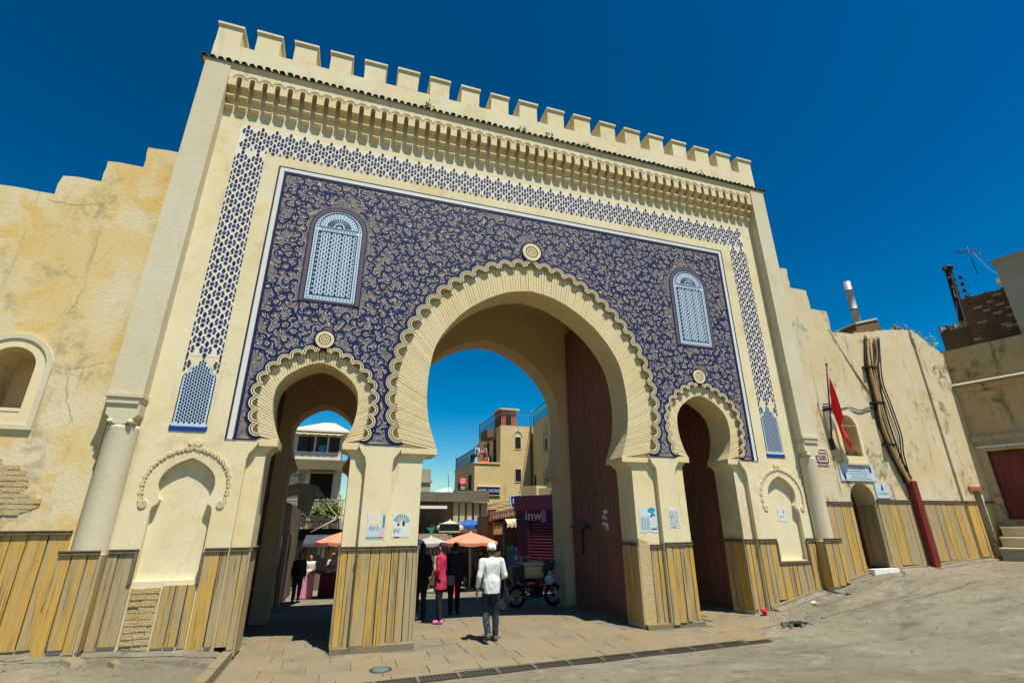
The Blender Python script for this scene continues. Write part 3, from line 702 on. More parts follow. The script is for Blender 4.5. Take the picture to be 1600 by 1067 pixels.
for q in range(7): y_, z_ = 2.05 + .07 * (q % 3) + R.uniform(-.02, .02), 1.98 + .13 * (q // 2) + R.uniform(-.03, .03); mb.box((2.722, y_ - .16, z_), (2.729, y_ + R.uniform(-.04, .05), z_ + R.uniform(.05, .12)))
tag(mb.build('torn_paper', WPT, dl), label='torn white paper scraps on the red door')
leaf(5.90, .88, 4.1, 5.6, .12); leaf(3.68, .88, 2.4, 5.6, .10); leaf(-5.90, .88, 4.1, 5.6, .12); leaf(-3.68, .88, 2.4, 5.6, .10)

# ------------------------------------------------------------------ plank wainscots
def plank_row(parent, u0, u1, ztop, plane, axis='y', sgn=-1, wm=.225, zb=None, mats=(WD, WD, WDY), rail=True, th=.03, gapmin=.004, railz=None):
    """boards on a wall plane: axis 'y' = wall facing the square, 'x' = reveal facing along x"""
    u = u0
    while u < u1 - .03:
        wd = min(wm * R.uniform(.6, 1.25), u1 - u)
        if u1 - u - wd < .07: wd = u1 - u
        t = th * R.uniform(.85, 1.1); gp = R.uniform(.0015, .006); uc = u + wd / 2
        b = (zb if zb is not None else (g(uc, -.1) if axis == 'y' else g(plane, uc)) + R.uniform(.05, .12)) + R.uniform(-.015, .015)
        tilt = R.uniform(-.006, .006); e = .006
        def P(du, d, z): 
            return (u + du, plane + sgn * d, z) if axis == 'y' else (plane + sgn * d, u + du, z)
        mb = MB().hexa([P(gp + tilt, 0, b), P(wd - gp + tilt, 0, b + R.uniform(-.02, .02)), P(wd - gp - e + tilt, t, b), P(gp + e + tilt, t, b)] + [P(gp, 0, ztop), P(wd - gp, 0, ztop), P(wd - gp - e, t, ztop - .004), P(gp + e, t, ztop - .004)])
        mb.build('plank', R.choice(mats), parent); u += wd
    zb_ = (zb if zb is not None else min(g(u0, -.1), g(u1, -.1)) if axis == 'y' else g(plane, u0)) + .12
    Q = lambda u_, d, z: (u_, plane + sgn * d, z) if axis == 'y' else (plane + sgn * d, u_, z)
    MB().hexa([Q(u0 + .01, .0005, zb_), Q(u1 - .01, .0005, zb_), Q(u1 - .01, .006, zb_), Q(u0 + .01, .006, zb_), Q(u0 + .01, .0005, ztop - .01), Q(u1 - .01, .0005, ztop - .01), Q(u1 - .01, .006, ztop - .01), Q(u0 + .01, .006, ztop - .01)]).build('backing', DKB, parent)
    if rail:
        mb = MB(); Q = lambda u_, d, z: (u_, plane + sgn * d, z) if axis == 'y' else (plane + sgn * d, u_, z)
        for d0, z0, z1 in ((.055, .001, .028), (.042, .029, .048), (.062, .049, .066)):
            mb.hexa([Q(u0, 0, ztop + z0), Q(u1, 0, ztop + z0), Q(u1, d0, ztop + z0), Q(u0, d0, ztop + z0), Q(u0, 0, ztop + z1), Q(u1, 0, ztop + z1), Q(u1, d0, ztop + z1), Q(u0, d0, ztop + z1)])
        mb.build('rail', RAILM, parent)
def vtrim(parent, x, z0, z1, plane): MB().box((x - .025, plane - .055, z0), (x + .025, plane, z1)).build('trim', RAILM, parent)
f1 = .1202
# base of the left engaged column: boarded box
MB().box((-8.13, -.27, ZB), (-7.60, -.001, 1.70)).build('column_base', PIL, gate)
plank_row(gate, -8.15, -7.60, 1.70, -.27, wm=.2, mats=(WDY, WD)); plank_row(gate, -.27, -.03, 1.70, -7.60, 'x', 1, rail=False)
plank_row(gate, -7.58, -7.16, 1.70, 0, wm=.2); vtrim(gate, -7.185, 1.24, 1.70, 0)
plank_row(gate, -6.70, -6.20, 1.20, 0, wm=.18, rail=False); plank_row(gate, -6.18, -5.81, 1.70, 0, wm=.2); vtrim(gate, -6.195, 1.24, 1.70, 0)
plank_row(gate, -5.80, -5.50, 1.70, f1, wm=.16, mats=(WD,)); plank_row(gate, .10, .80, 1.70, -5.50, 'x', 1, wm=.19, mats=(WD,))
MB().prism([(-7.14, .30), (-6.72, .26), (-6.72, 1.16), (-6.9, 1.14), (-7.14, 1.17)], -.012, -.0005).build('exposed_masonry', RUB, gate)
mb = MB()
for k in range(9):
    z = .34 + k * .093; x = -7.12
    while x < -6.76: 
        wd = R.uniform(.12, .22); mb.box((x, -.012 - R.uniform(.004, .022), z + R.uniform(0, .01)), (min(x + wd, -6.73), -.0121, z + .078 + R.uniform(-.006, .01))); x += wd + .012
mb.build('brick', RUB, gate)
plank_row(gate, -3.94, -3.63, 1.68, f1, wm=.17); plank_row(gate, -3.63, -3.11, 1.68, 0, wm=.2); plank_row(gate, -3.11, -2.50, 1.68, f1, wm=.19, mats=(WD,))
plank_row(gate, .10, .80, 1.68, -3.94, 'x', -1, wm=.2); plank_row(gate, .10, .80, 1.68, -2.50, 'x', 1, wm=.2)
MB().box((-3.95, -.03, -.1), (-3.64, .11, .085)).build('plinth_stone', STONE, gate); MB().box((-3.62, -.05, -.1), (-2.48, .11, .10)).build('plinth_stone', STONE, gate)
plank_row(gate, 2.80, 3.12, 1.62, f1, wm=.17, mats=(WD,)); plank_row(gate, 3.12, 3.64, 1.66, 0, wm=.2); plank_row(gate, 3.64, 3.94, 1.66, f1, wm=.2)
plank_row(gate, .10, .80, 1.66, 2.50, 'x', -1, wm=.24); MB().prism([(2.50, .0), (2.79, .0), (2.79, 1.6), (2.70, 1.74), (2.50, 1.82)], f1 - .022, f1 - .0005).build('exposed_masonry', RUB, gate)
MB().box((2.49, -.01, -.1), (3.96, .11, .09)).build('plinth_stone', STONE, gate)
plank_row(gate, 5.48, 5.79, 1.70, f1, wm=.16); plank_row(gate, .10, .80, 1.70, 5.48, 'x', -1, wm=.22)
plank_row(gate, 5.80, 6.34, 1.70, 0, wm=.2, zb=None); plank_row(gate, 6.34, 7.28, 1.20, 0, wm=.2, rail=False); plank_row(gate, 7.30, 7.58, 1.70, 0, wm=.16)
vtrim(gate, 6.33, 1.25, 1.70, 0); vtrim(gate, 7.29, 1.25, 1.70, 0); MB().box((6.30, -.055, 1.205), (7.32, 0, 1.248)).build('rail', RAILM, gate)
MB().box((7.60, -.27, ZB), (8.13, -.001, 1.70)).build('column_base', PIL, gate)
plank_row(gate, 7.58, 8.15, 1.70, -.27, wm=.2, mats=(WDY, WD)); plank_row(gate, -.27, -.03, 1.70, 7.60, 'x', -1, rail=False, mats=(WDY,))
# fill under the niche foot on the right where boards run lower
def rough(poly, amp=.022, step=.16):
    o = []
    for i in range(len(poly) - 1):
        a, b = poly[i], poly[i + 1]; L = math.hypot(b[0] - a[0], b[1] - a[1]); k = max(1, int(L / step)); o.append((a[0] + R.uniform(-amp, amp), a[1] - R.uniform(0, amp)))
        for q in range(1, k): t = q / k; o.append((a[0] + (b[0] - a[0]) * t + R.uniform(-amp, amp) * .7, a[1] + (b[1] - a[1]) * t + R.uniform(-amp, amp) * .7))
    return o + [poly[-1]]
# ------------------------------------------------------------------ town wall left of the gate
wl_ = thing('town_wall', 'patchy ochre town wall with a stepped top and arched niche left of the gate', 'wall', (-11, 0, .3))
def part(mb, name, mat, th, kind=None):       # world-coordinate mesh under a thing that sits at its own base
    o = mb.build(name, mat, th); o.matrix_parent_inverse = Matrix.Translation(-Vector(th.location)) if th.rotation_euler.z == 0 else th.matrix_basis.inverted()
    if kind: tag(o, kind=kind)
    return o
steps = [(-8.131, 9.80), (-8.79, 9.80), (-8.79, 9.29), (-9.41, 9.27), (-9.41, 8.77), (-10.06, 8.75), (-10.06, 8.30), (-20, 8.32)]
rr = []
for i, p in enumerate(steps):
    rr.append(p)
nw = archpoly(-9.74, 4.02, 4.76, .34, 12)
wall_poly = [(-20, -.3), (-8.131, -.3)] + rough(rr)
part(MB().prism(wall_poly, .003, .75, 0, [nw]), 'wall', OLD, wl_)
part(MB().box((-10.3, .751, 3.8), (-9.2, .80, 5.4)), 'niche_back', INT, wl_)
mb = MB(); o_, i_ = archpoly(-9.74, 3.66, 4.76, .585, 14), archpoly(-9.74, 4.0, 4.76, .335, 14)
mb.prism(archpoly(-9.74, 3.66, 4.76, .585, 14), -.045, .003, 0, [archpoly(-9.74, 3.74, 4.76, .50, 14)])
part(mb, 'window_molding', PIL, wl_)
part(MB().prism(archpoly(-9.74, 3.741, 4.76, .499, 14), -.022, .003, 0, [archpoly(-9.74, 4.02, 4.76, .342, 14)]), 'window_molding', PLW, wl_)
part(MB().hexa([(-10.08, -.03, 3.96), (-9.40, -.03, 3.96), (-9.40, .5, 3.96), (-10.08, .5, 3.96), (-10.08, -.03, 3.98), (-9.40, -.03, 3.98), (-9.40, .5, 4.06), (-10.08, .5, 4.06)]), 'window_sill', PIL, wl_)
# patch where the render has fallen and shows rough stone
mb = MB(); pts = [(-9.02, 2.86), (-9.1, 3.0), (-9.3, 3.1), (-9.9, 3.2), (-10.2, 2.6), (-9.7, 2.28), (-9.2, 2.3), (-8.85, 2.36), (-8.72, 2.48), (-8.8, 2.58), (-8.95, 2.68)]
pts = rough(pts + pts[:1], .045, .10)[:-1]
mb.prism(pts, -.006, .0, 0); part(mb, 'exposed_masonry', RUB, wl_)
mb = MB(); 
for k in range(11):
    z = 2.30 + k * .088; x = -10.1
    while x < -8.45:
        wd = R.uniform(.12, .3)
        cx, cz = x + wd / 2, z + .04
        ins = False; n = len(pts)
        for i in range(n):
            a, b = pts[i], pts[(i + 1) % n]
            if (a[1] > cz) != (b[1] > cz) and cx < (b[0] - a[0]) * (cz - a[1]) / (b[1] - a[1]) + a[0]: ins = not ins
        if ins: d = R.uniform(.002, .012); mb.box((x, -.006 - d, z + R.uniform(0, .01)), (x + wd, -.0061, z + .076))
        x += wd + .014
part(mb, 'stone', RUB, wl_, 'stuff')
_build = MB.build
def world_build(th):
    inv = Matrix.Translation(-Vector(th.location)) if abs(th.rotation_euler.z) < 1e-9 else th.matrix_basis.inverted()
    def b(s, name, mats, parent=None, loc=None):
        o = _build(s, name, mats, parent, loc)
        if parent is th: o.matrix_parent_inverse = inv
        return o
    return b
MB.build = world_build(wl_)
plank_row(wl_, -16, -8.16, 2.0, .003, wm=.25, mats=(WDY, WDY, WD), th=.02)
MB.build = _build

# ------------------------------------------------------------------ wall right of the gate
wr = thing('town_wall', 'stained wall right of the gate with a stepped top, small door and arched window', 'wall', (11, 0, .9))
MB.build = world_build(wr)
dr_ = archpoly(9.63, 1.0, 2.72, .45, 12)
wn_ = archpoly(9.66, 3.90, 4.74, .33, 12)
slot = [(14.12, .9), (14.50, .9), (14.46, 3.02), (14.14, 3.02)]
top = [(13.62, 8.24), (12.6, 8.12), (11.8, 7.98), (10.9, 7.80), (10.04, 7.74), (10.03, 8.45), (9.38, 8.46), (9.37, 9.10), (8.73, 9.10), (8.73, 9.77), (8.131, 9.77)]
rtop = rough(top)
MB().prism([(8.131, -.3), (13.62, -.3)] + rtop, .003, .9, 0, [dr_, wn_]).build('wall', OLR, wr)
MB().prism([(13.621, -.3), (14.9, -.3), (14.9, 7.45), (13.621, 8.24)], -.06, .9, 0, [slot]).build('end_pier', OLR, wr)
MB().box((13.98, -.10, 3.02), (14.62, .1, 3.14)).build('lintel', flat('red_lintel', (.30, .09, .05), .8), wr)
MB().box((14.0, .30, .8), (14.6, .34, 3.3)).build('slot_door', RAILM, wr)
MB().box((13.58, -.075, 7.9), (13.66, -.0, 8.2)).build('coping', OLR, wr)
MB().box((9.1, .60, .9), (10.2, .66, 3.3)).build('door', MARO, wr)
MB().box((9.15, .52, .95), (9.22, .60, 3.25)).build('door_frame', RAILM, wr)
MB().box((9.18, -.18, .8), (10.08, .5, 1.0)).build('door_step', WPT, wr)
MB().box((9.3, .84, 3.8), (10.1, .89, 5.2)).build('window_shutter', INT, wr)
MB().prism(archpoly(9.66, 3.72, 4.76, .45, 14), -.05, .003, 0, [archpoly(9.66, 3.90, 4.74, .335, 14)]).build('window_frame', PLW, wr)
MB().prism(archpoly(9.66, 4.76, 4.78, .53, 14), -.03, .003, 0, [archpoly(9.66, 4.77, 4.78, .452, 14)]).build('window_molding', PIL, wr)
MB().box((9.10, -.07, 3.66), (10.14, .003, 3.72)).build('window_sill', PIL, wr)
zr = 2.60
plank_row(wr, 8.16, 9.16, zr, .003, wm=.32, mats=(WD, WDY)); plank_row(wr, 10.10, 13.6, zr + .06, .003, wm=.34, mats=(WD, WDY))
plank_row(wr, 13.63, 14.10, zr + .06, -.06, wm=.3, mats=(WDY,)); plank_row(wr, 14.52, 14.89, zr + .06, -.06, wm=.3, mats=(WD,))
plank_row(wr, .02, .58, zr, 10.08, 'x', -1, wm=.24, zb=1.0, rail=False, mats=(WD,))
for a, b in ((5.82, 6.9), (6.9, 7.55), (8.16, 9.15), (10.12, 11.3), (11.8, 13.6)):
    MB().hexa([(a, -.07, g(a, -.1) - .1), (b, -.07, g(b, -.1) - .1), (b, .0, g(b, -.1) - .1), (a, .0, g(a, -.1) - .1), (a, -.05, g(a, -.1) + .075), (b, -.05, g(b, -.1) + .075), (b, .0, g(b, -.1) + .10), (a, .0, g(a, -.1) + .10)]).build('plinth', STONE, wr)
MB.build = _build

# cables, conduit, flag, plaques on that wall
def wp(x, z, d=-.10): return (x, d, z)
TANC = wood('tan_sheathing', (.46, .31, .14), (.48, .30, .11), (.16, .09, .04), .4)
cb = thing('cable_bundle', 'thick bundle of rusty and black cables tied down the weathered wall', 'cables', (11.3, -.1, 5))
MB.build = world_build(cb)
main = [(11.42, 7.75), (11.22, 7.0), (11.13, 6.6), (11.08, 6.1), (11.06, 5.55), (11.02, 5.1), (11.03, 4.7), (11.08, 4.25), (11.14, 3.95), (11.3, 3.55), (11.46, 3.2)]
main = cr(main, 4)
for i in range(9):
    ox, oy = R.uniform(-.075, .085), -.05 - R.uniform(0, .10); r = R.uniform(.018, .034); ph = R.uniform(0, 6)
    MB().tube([(x + ox + .025 * math.sin(z * 3 + ph), oy, z) for x, z in main], r, 6).build('cable', R.choice((RUST, TANC, IRON, TANC)), cb)
p2_ = cr([(11.78, 7.7), (11.62, 7.1), (11.42, 6.7), (11.3, 6.2), (11.2, 5.6), (11.2, 5.1), (11.25, 4.4), (11.3, 3.9), (11.5, 3.3)], 4)
for i in range(3): MB().tube([(x + .06 * i - .05, -.06 - .03 * i, z) for x, z in p2_], .024, 6).build('cable', (IRON, RUST, IRON)[i], cb)
p3_ = cr([(11.88, 7.75), (11.66, 7.0), (11.48, 6.2), (11.56, 5.5), (11.62, 4.9), (11.63, 4.5), (11.5, 4.0), (11.5, 3.5)], 5)
for i in range(2): MB().tube([(x + .07 * i, -.07 - .02 * i, z) for x, z in p3_], .018, 6).build('cable', IRON, cb)
for z in (6.65, 5.52, 4.27): x = [q[0] for q in main if q[1] <= z][0]; MB().box((x - .2, -.17, z - .03), (x + .22, -.0, z + .03)).build('cable_clamp', IRON, cb)
for z, x0, x1 in ((5.4, 8.93, 10.95),): MB().tube([(x0 + (x1 - x0) * i / 12, -.03, 5.35 - .07 * math.sin(pi * i / 12) + .04 * math.sin(i * 1.3)) for i in range(13)], .017, 6).build('side_cable', IRON, cb)
for i in range(4): MB().tube([(9.9 + .14 * i + t * (1.12 - .12 * i) / 10, -.012, 7.85 - .3 * i - (2.3 - .35 * i) * t / 10) for t in range(11)], .007, 4).build('thin_wire', RUST, cb)
MB.build = _build
cd = thing('cable_conduit', 'dark red metal conduit leaning on the plank dado below the cables', 'conduit', (11.53, -.14, .95))
MB().hexa([(-.09, -.06, .0), (.12, -.06, .0), (.12, .10, .0), (-.09, .10, .0), (-.10, -.05, 2.3), (.11, -.05, 2.3), (.11, .12, 2.3), (-.10, .12, 2.3)]).build('channel', MAROP, cd)
MB().box((-.22, -.18, -.03), (.24, .12, .02)).build('foot_plate', MAROP, cd)
fl = thing('flag', 'plain red flag hanging from a slanted pole on the wall beside the gate', 'flag', (8.92, 0, 4.1))
MB.build = world_build(fl)
t0, t1 = Vector((8.92, -.02, 4.1)), Vector((8.93, -.42, 6.44))
MB().tube([t0, t1], .02, 8).build('pole', IRON, fl); MB().ball(t1, .035, 8).build('finial', IRON, fl)
MB().box((8.86, -.06, 4.05), (8.98, .003, 4.35)).build('bracket', IRON, fl)
# cloth: top edge along the upper pole, hanging in folds
P = []; nu, nv = 18, 22; mb = MB()
for j in range(nv + 1):
    v = j / nv
    for i in range(nu + 1):
        u = i / nu; a = t1.lerp(t0, .10 + .42 * u)             # sleeve along the pole
        drop = v * (1.42 - .30 * u + .16 * math.sin(2.6 * u))
        x = a.x + .02 + .38 * u * v + .07 * math.sin(7 * u + 1.5 * v) * v + .05 * v * v
        yv = a.y - .01 - .07 * math.sin(9 * u + 2.2 * v) * (.25 + v) - .03 * math.sin(4 * v + 3 * u)
        P.append((x, min(yv, -.03), a.z - drop * (.92 + .08 * u)))
mb.add(P, [(j * (nu + 1) + i, j * (nu + 1) + i + 1, (j + 1) * (nu + 1) + i + 1, (j + 1) * (nu + 1) + i) for j in range(nv) for i in range(nu)], 0, True)
fo = mb.build('cloth', REDC, fl); sm = fo.modifiers.new('solid', 'SOLIDIFY'); sm.thickness = .008
MB.build = _build
lb = thing('lamp_box', 'small white lamp box on the wall behind the red flag', 'lamp', (8.98, -.05, 4.85))
MB().hexa([(-.06, -.07, -.25), (.06, -.07, -.25), (.06, .05, -.25), (-.06, .05, -.25), (-.08, -.14, .28), (.08, -.14, .28), (.08, .05, .28), (-.08, .05, .28)]).build('housing', WPT, lb)
MB().box((-.09, -.16, .28), (.09, .05, .36)).build('cap', IRON, lb)
INK = flat('ink', (.03, .03, .05), .7)
def plaque(name, label, cat, x0, x1, z0, z1, mat, rim, rim_w=.02, y=-.015):
    t = thing(name, label, cat, ((x0 + x1) / 2, y, (z0 + z1) / 2)); w_, h_ = (x1 - x0) / 2, (z1 - z0) / 2
    MB().box((-w_, -.012, -h_), (w_, .017, h_)).build('board', mat, t)
    mb = MB(); e = rim_w
    mb.box((-w_ + .01, -.015, -h_ + .01), (w_ - .01, -.0121, -h_ + .01 + e)); mb.box((-w_ + .01, -.015, h_ - .01 - e), (w_ - .01, -.0121, h_ - .01))
    mb.box((-w_ + .01, -.015, -h_ + .01 + e), (-w_ + .01 + e, -.0121, h_ - .01 - e)); mb.box((w_ - .01 - e, -.015, -h_ + .01 + e), (w_ - .01, -.0121, h_ - .01 - e)); mb.build('rim', rim, t)
    return t
def scribble(t, name, x0, x1, z, h, mat, arabic=False):      # lines of lettering too small to read
    mb = MB(); x = x0
    while x < x1:
        L = R.uniform(.03, .075); q = min(x + L, x1)
        if arabic:
            mb.box((x, -.0145, z - h * .12), (q, -.0122, z + h * .12))
            for k in range(R.randint(1, 3)): xx = R.uniform(x, q - .008); mb.box((xx, -.0155, z - h * R.uniform(.0, .3)), (xx + h * .2, -.0146, z + h * R.uniform(.3, .95)))
            if R.random() < .6: xx = R.uniform(x, q); mb.box((xx, -.0145, z - h * .6), (xx + h * .22, -.0122, z - h * .4))
        else:
            xx = x
            while xx < q:
                k = R.randint(0, 3); mb.box((xx, -.0145, z - h * .5), (xx + h * .16, -.0122, z + h * (.5 if k else .85)))
                if k > 1: mb.box((xx + h * .16, -.0143, z + h * .32), (xx + h * .45, -.0123, z + h * .5))
                if k != 2: mb.box((xx + h * .16, -.0143, z - h * .5), (xx + h * .45, -.0123, z - h * .32))
                xx += h * .72
        x = q + .028
    tag(mb.build(name, mat, t), kind='stuff')
pq = plaque('wall_plaque', 'large white plaque with Arabic and French lines above the small door', 'plaque', 8.98, 10.28, 3.22, 3.67, PBL, WPT, .012)
for k, (a, b, h, ar) in enumerate(((-.28, .28, .055, 1), (-.28, .3, .055, 1), (-.38, .42, .055, 1), (-.34, .40, .04, 0), (-.24, .30, .045, 0), (-.34, .46, .05, 0))): scribble(pq, 'lettering', a, b, .165 - .067 * k, h * .8, INK if k != 3 else NAVY, ar)
for cx, cz in ((.50, .10), (-.50, -.10)):
    MB().prism([(cx - .03, cz - .10), (cx + .03, cz - .10), (cx + .045, cz), (cx, cz + .11), (cx - .045, cz)], -.0165, -.0121).build('emblem', INK, pq)
p2 = plaque('wall_plaque', 'small square white plaque with a dark emblem right of the small door', 'plaque', 10.16, 10.68, 2.77, 3.19, PBL, WPT, .01)
MB().prism([(-.045, .03), (.0, -.02), (.05, .04), (.0, .17)], -.0165, -.0121).build('emblem', INK, p2); scribble(p2, 'lettering', -.2, .2, -.09, .05, BLUE)
for sx in (-1, 1):
    for sz in (-1, 1): MB().ball((sx * .23, -.013, sz * .18), .012, 6).build('screw', IRON, p2)
ss = thing('street_sign', 'small cream street name tile with a dark border beside the flag shadow', 'street sign', (8.44, -.02, 3.85))
oc = lambda w_, h_, c: [(-w_ + c, -h_), (w_ - c, -h_), (w_, -h_ + c), (w_, h_ - c), (w_ - c, h_), (-w_ + c, h_), (-w_, h_ - c), (-w_, -h_ + c)]
MB().prism(oc(.27, .23, .06), .0, .024).build('mortar_bed', PLW, ss); MB().prism(oc(.225, .185, .05), -.012, -.0001).build('border', NAVY, ss)
MB().prism(oc(.195, .155, .04), -.0145, -.0121).build('tile', flat('cream_glaze', (.55, .40, .30), .4), ss)
for zz, ar, h in ((.075, 1, .06), (-.01, 0, .05), (-.075, 0, .06)):
    mb = MB(); x = -.14
    while x < .14: mb.box((x, -.0185, zz - h / 2 + R.uniform(0, .015)), (x + R.uniform(.018, .035), -.0148, zz + h / 2 - R.uniform(0, .02))); x += .042
    tag(mb.build('lettering', NAVY, ss), kind='stuff')
# posters
def poster(label, x0, x1, z0, z1, y, fn, base=WHT, torn=.03):
    t = thing('poster', label, 'poster', ((x0 + x1) / 2, y, (z0 + z1) / 2)); w_, h_ = (x1 - x0) / 2, (z1 - z0) / 2
    P = []; n = 9
    for k in range(n): P.append((-w_ + 2 * w_ * k / n, -h_ + R.uniform(0, torn)))
    for k in range(n): P.append((w_ - R.uniform(0, torn * .6), -h_ + 2 * h_ * k / n))
    for k in range(n): P.append((w_ - 2 * w_ * k / n, h_ - R.uniform(0, torn)))
    for k in range(n): P.append((-w_ + R.uniform(0, torn * .6), h_ - 2 * h_ * k / n))
    MB().prism(P, -.003, .0).build('sheet', base, t); fn(t, w_, h_); return t
def blotch(t, mat, cx, cz, rx, rz, y=-.0045, n=9, name='print'):
    MB().prism([(cx + rx * (1 + R.uniform(-.3, .3)) * math.cos(2 * pi * i / n), cz + rz * (1 + R.uniform(-.3, .3)) * math.sin(2 * pi * i / n)) for i in range(n)], y, -.0031).build(name, mat, t)
PAPB = flat('pale_paper', (.50, .58, .58), .8); TEAL = flat('teal_print', (.05, .22, .25), .7); PINKP = flat('pink_paper', (.62, .42, .46), .8); SKYB = flat('cyan_print', (.03, .25, .42), .7); BLKP = flat('black_print', (.02, .03, .03), .7)
def f1_(t, w_, h_):
    MB().box((-w_ * .95, -.0045, -h_ * .86), (w_ * .9, -.0031, -h_ * .80)).build('print', BLKP, t); MB().box((w_ * .3, -.0045, -h_ * .78), (w_ * .9, -.0031, -h_ * .1)).build('print', PINKP, t)
    MB().box((w_ * .68, -.0045, -h_ * .08), (w_ * .92, -.0031, h_ * .92)).build('print', TEAL, t); MB().box((-w_ * .9, -.0045, -h_ * .76), (w_ * .25, -.0031, -h_ * .25)).build('print', PBL, t)
    blotch(t, PL, -w_ * .1, h_ * .5, w_ * .62, h_ * .42, -.0042, 11, 'torn_patch'); scribble(t, 'lettering', -w_ * .6, w_ * .25, -h_ * .08, .05, INK)
def f2_(t, w_, h_):
    for k in range(9): a = .3 + k * .3; MB().prism([(math.cos(a) * w_ * .25, h_ * .1 + math.sin(a) * h_ * .2), (math.cos(a - .1) * w_ * .9, h_ * .2 + math.sin(a - .1) * h_ * .72), (math.cos(a + .1) * w_ * .9, h_ * .2 + math.sin(a + .1) * h_ * .72)], -.0045, -.0031).build('print', TEAL, t)
    blotch(t, BLKP, -w_ * .3, h_ * .08, w_ * .14, h_ * .12); blotch(t, BLKP, w_ * .22, h_ * .14, w_ * .16, h_ * .2)
    scribble(t, 'lettering', -w_ * .75, -w_ * .1, -h_ * .3, .03, INK); scribble(t, 'lettering', -w_ * .75, -w_ * .2, -h_ * .45, .03, INK); blotch(t, BLKP, -w_ * .4, -h_ * .9, w_ * .35, h_ * .04)
def f3_(t, w_, h_):
    blotch(t, SKYB, w_ * .4, h_ * .72, w_ * .45, h_ * .22); blotch(t, SKYB, w_ * .55, h_ * .4, w_ * .25, h_ * .12); blotch(t, BLKP, w_ * .3, h_ * .3, w_ * .12, h_ * .08)
    for k in range(7): scribble(t, 'lettering', -w_ * .8, w_ * .15, h_ * .2 - k * h_ * .14, .022, TEAL)
    MB().box((w_ * .2, -.0045, -h_ * .72), (w_ * .85, -.0031, -h_ * .62)).build('print', BLKP, t)
def f4_(t, w_, h_):
    for k in range(8): scribble(t, 'lettering', -w_ * .7, w_ * .7, h_ * .6 - k * h_ * .18, .022, TEAL)
    blotch(t, TEAL, -w_ * .4, h_ * .1, w_ * .3, h_ * .06); blotch(t, BLKP, -w_ * .1, -h_ * .85, w_ * .2, h_ * .05)
def f5_(t, w_, h_):
    blotch(t, SKYB, w_ * .4, h_ * .3, w_ * .12, h_ * .35); blotch(t, REDC, -w_ * .8, h_ * .3, w_ * .08, h_ * .2); scribble(t, 'lettering', -w_ * .5, w_ * .4, -h_ * .3, .03, INK)
poster('torn poster with a pink corner, left one on the middle pier', -3.52, -3.16, 1.86, 2.33, -.002, f1_, PAPB)
poster('white poster with a fan of teal rays, right one on the middle pier', -3.03, -2.66, 1.88, 2.35, .118, f2_, WHT)
poster('pale poster with a bright blue top on the pier right of the main arch', 2.58, 3.08, 1.92, 2.50, .118, f3_, PAPB, .05)
poster('faded white notice of small print next to the small right arch', 3.28, 3.62, 2.02, 2.50, -.002, f4_, WHT)
poster('small white notice inside the blind niche at the far right', 6.66, 6.96, 2.16, 2.54, .118, f5_, WHT)

# ------------------------------------------------------------------ building with the maroon doors, closing the square on the right
hd = math.radians(-16); dx, dy = -math.sin(hd), -math.cos(hd)      # towards the viewer
bd = thing('building', 'plastered building with maroon double doors above three stone steps at the right edge', 'building', (14.86, -.06, 1.1), math.atan2(dy, dx))
# local x runs along the front towards the viewer, local -y is outward... build with local y pointing into the house
def lb_box(a, b): return MB().box(a, b)
# local frame: +x along the wall, +y = rotated 90 ccw from it (outward is -y if the house lies on +y)
BW = 9.0; zg = 1.1
hole = [(.25, 1.1), (5.2, 1.1), (5.2, 3.10), (.25, 3.10)]
MB().prism([(0, -1.6), (BW, -1.6), (BW, 6.46), (0, 6.46)], 0, .35, 0, [hole]).build('wall', OCR, bd)
MB().box((0, .351, -1.6), (BW, 5, 6.44)).build('house_body', OCR, bd)
MB().hexa([(-.0, -.16, 5.20), (BW, -.16, 5.20), (BW, -.0, 5.20), (-.0, -.0, 5.20), (-.0, -.16, 5.24), (BW, -.16, 5.24), (BW, .0, 5.34), (-.0, .0, 5.34)]).build('string_course', GRY, bd)
MB().box((.02, -.05, 5.0), (BW, -.0, 5.19)).build('string_course', OCR, bd)
MB().box((.0, -.12, 3.40), (BW, .0, 3.56)).build('lintel', GRY, bd); MB().box((.05, -.06, 3.20), (BW, -.0, 3.26)).build('track', PBL, bd)
for k in range(5):
    o = MB().box((.27 + .98 * k, .10, 1.12), (.27 + .98 * k + .965, .17, 3.08)).build('door_leaf', MARO, bd)
    MB().box((.33 + .98 * k, .085, 1.2), (.33 + .98 * k + .845, .099, 1.9)).build('door_panel', MARO, o); MB().box((.33 + .98 * k, .085, 2.0), (.33 + .98 * k + .845, .099, 2.98)).build('door_panel', MARO, o)
for k in range(3):
    MB().box((.08, -.36 * (3 - k), -.3), (BW, -.36 * (2 - k) - .001, .30 + .28 * k)).build('step', GRY, bd)
    MB().box((.07, -.36 * (3 - k) - .03, .301 + .28 * k), (BW, -.36 * (2 - k) - .0015, .345 + .28 * k)).build('nosing', PLW, bd)
bd2 = thing('house', 'grey rendered roof house with dark brick side standing above the maroon doors', 'house', (15.55, -1.9, 7.5), math.atan2(dy, dx))
MB().box((0, .05, -.1), (5, 3.2, 2.62)).build('wall', GRY, bd2)
MB().box((-.06, .0, 2.621), (5.1, 3.3, 2.75)).build('roof_edge', GRY, bd2); MB().box((-.10, .06, 1.95), (.0, .5, 2.1)).build('bracket', WPT, bd2)
BRK = plaster('dark_brickwork', (.16, .09, .05), (.20, .12, .07), (.18, .08, .035), (.06, .04, .025), (.6, .6, .5), .9, 0, 3)
MB().box((-1.3, 1.0, -.1), (-.01, 3.6, 1.95)).build('brick_side', BRK, bd2); MB().box((-2.2, 1.4, -.1), (-1.31, 3.8, 1.15)).build('brick_side', BRK, bd2)
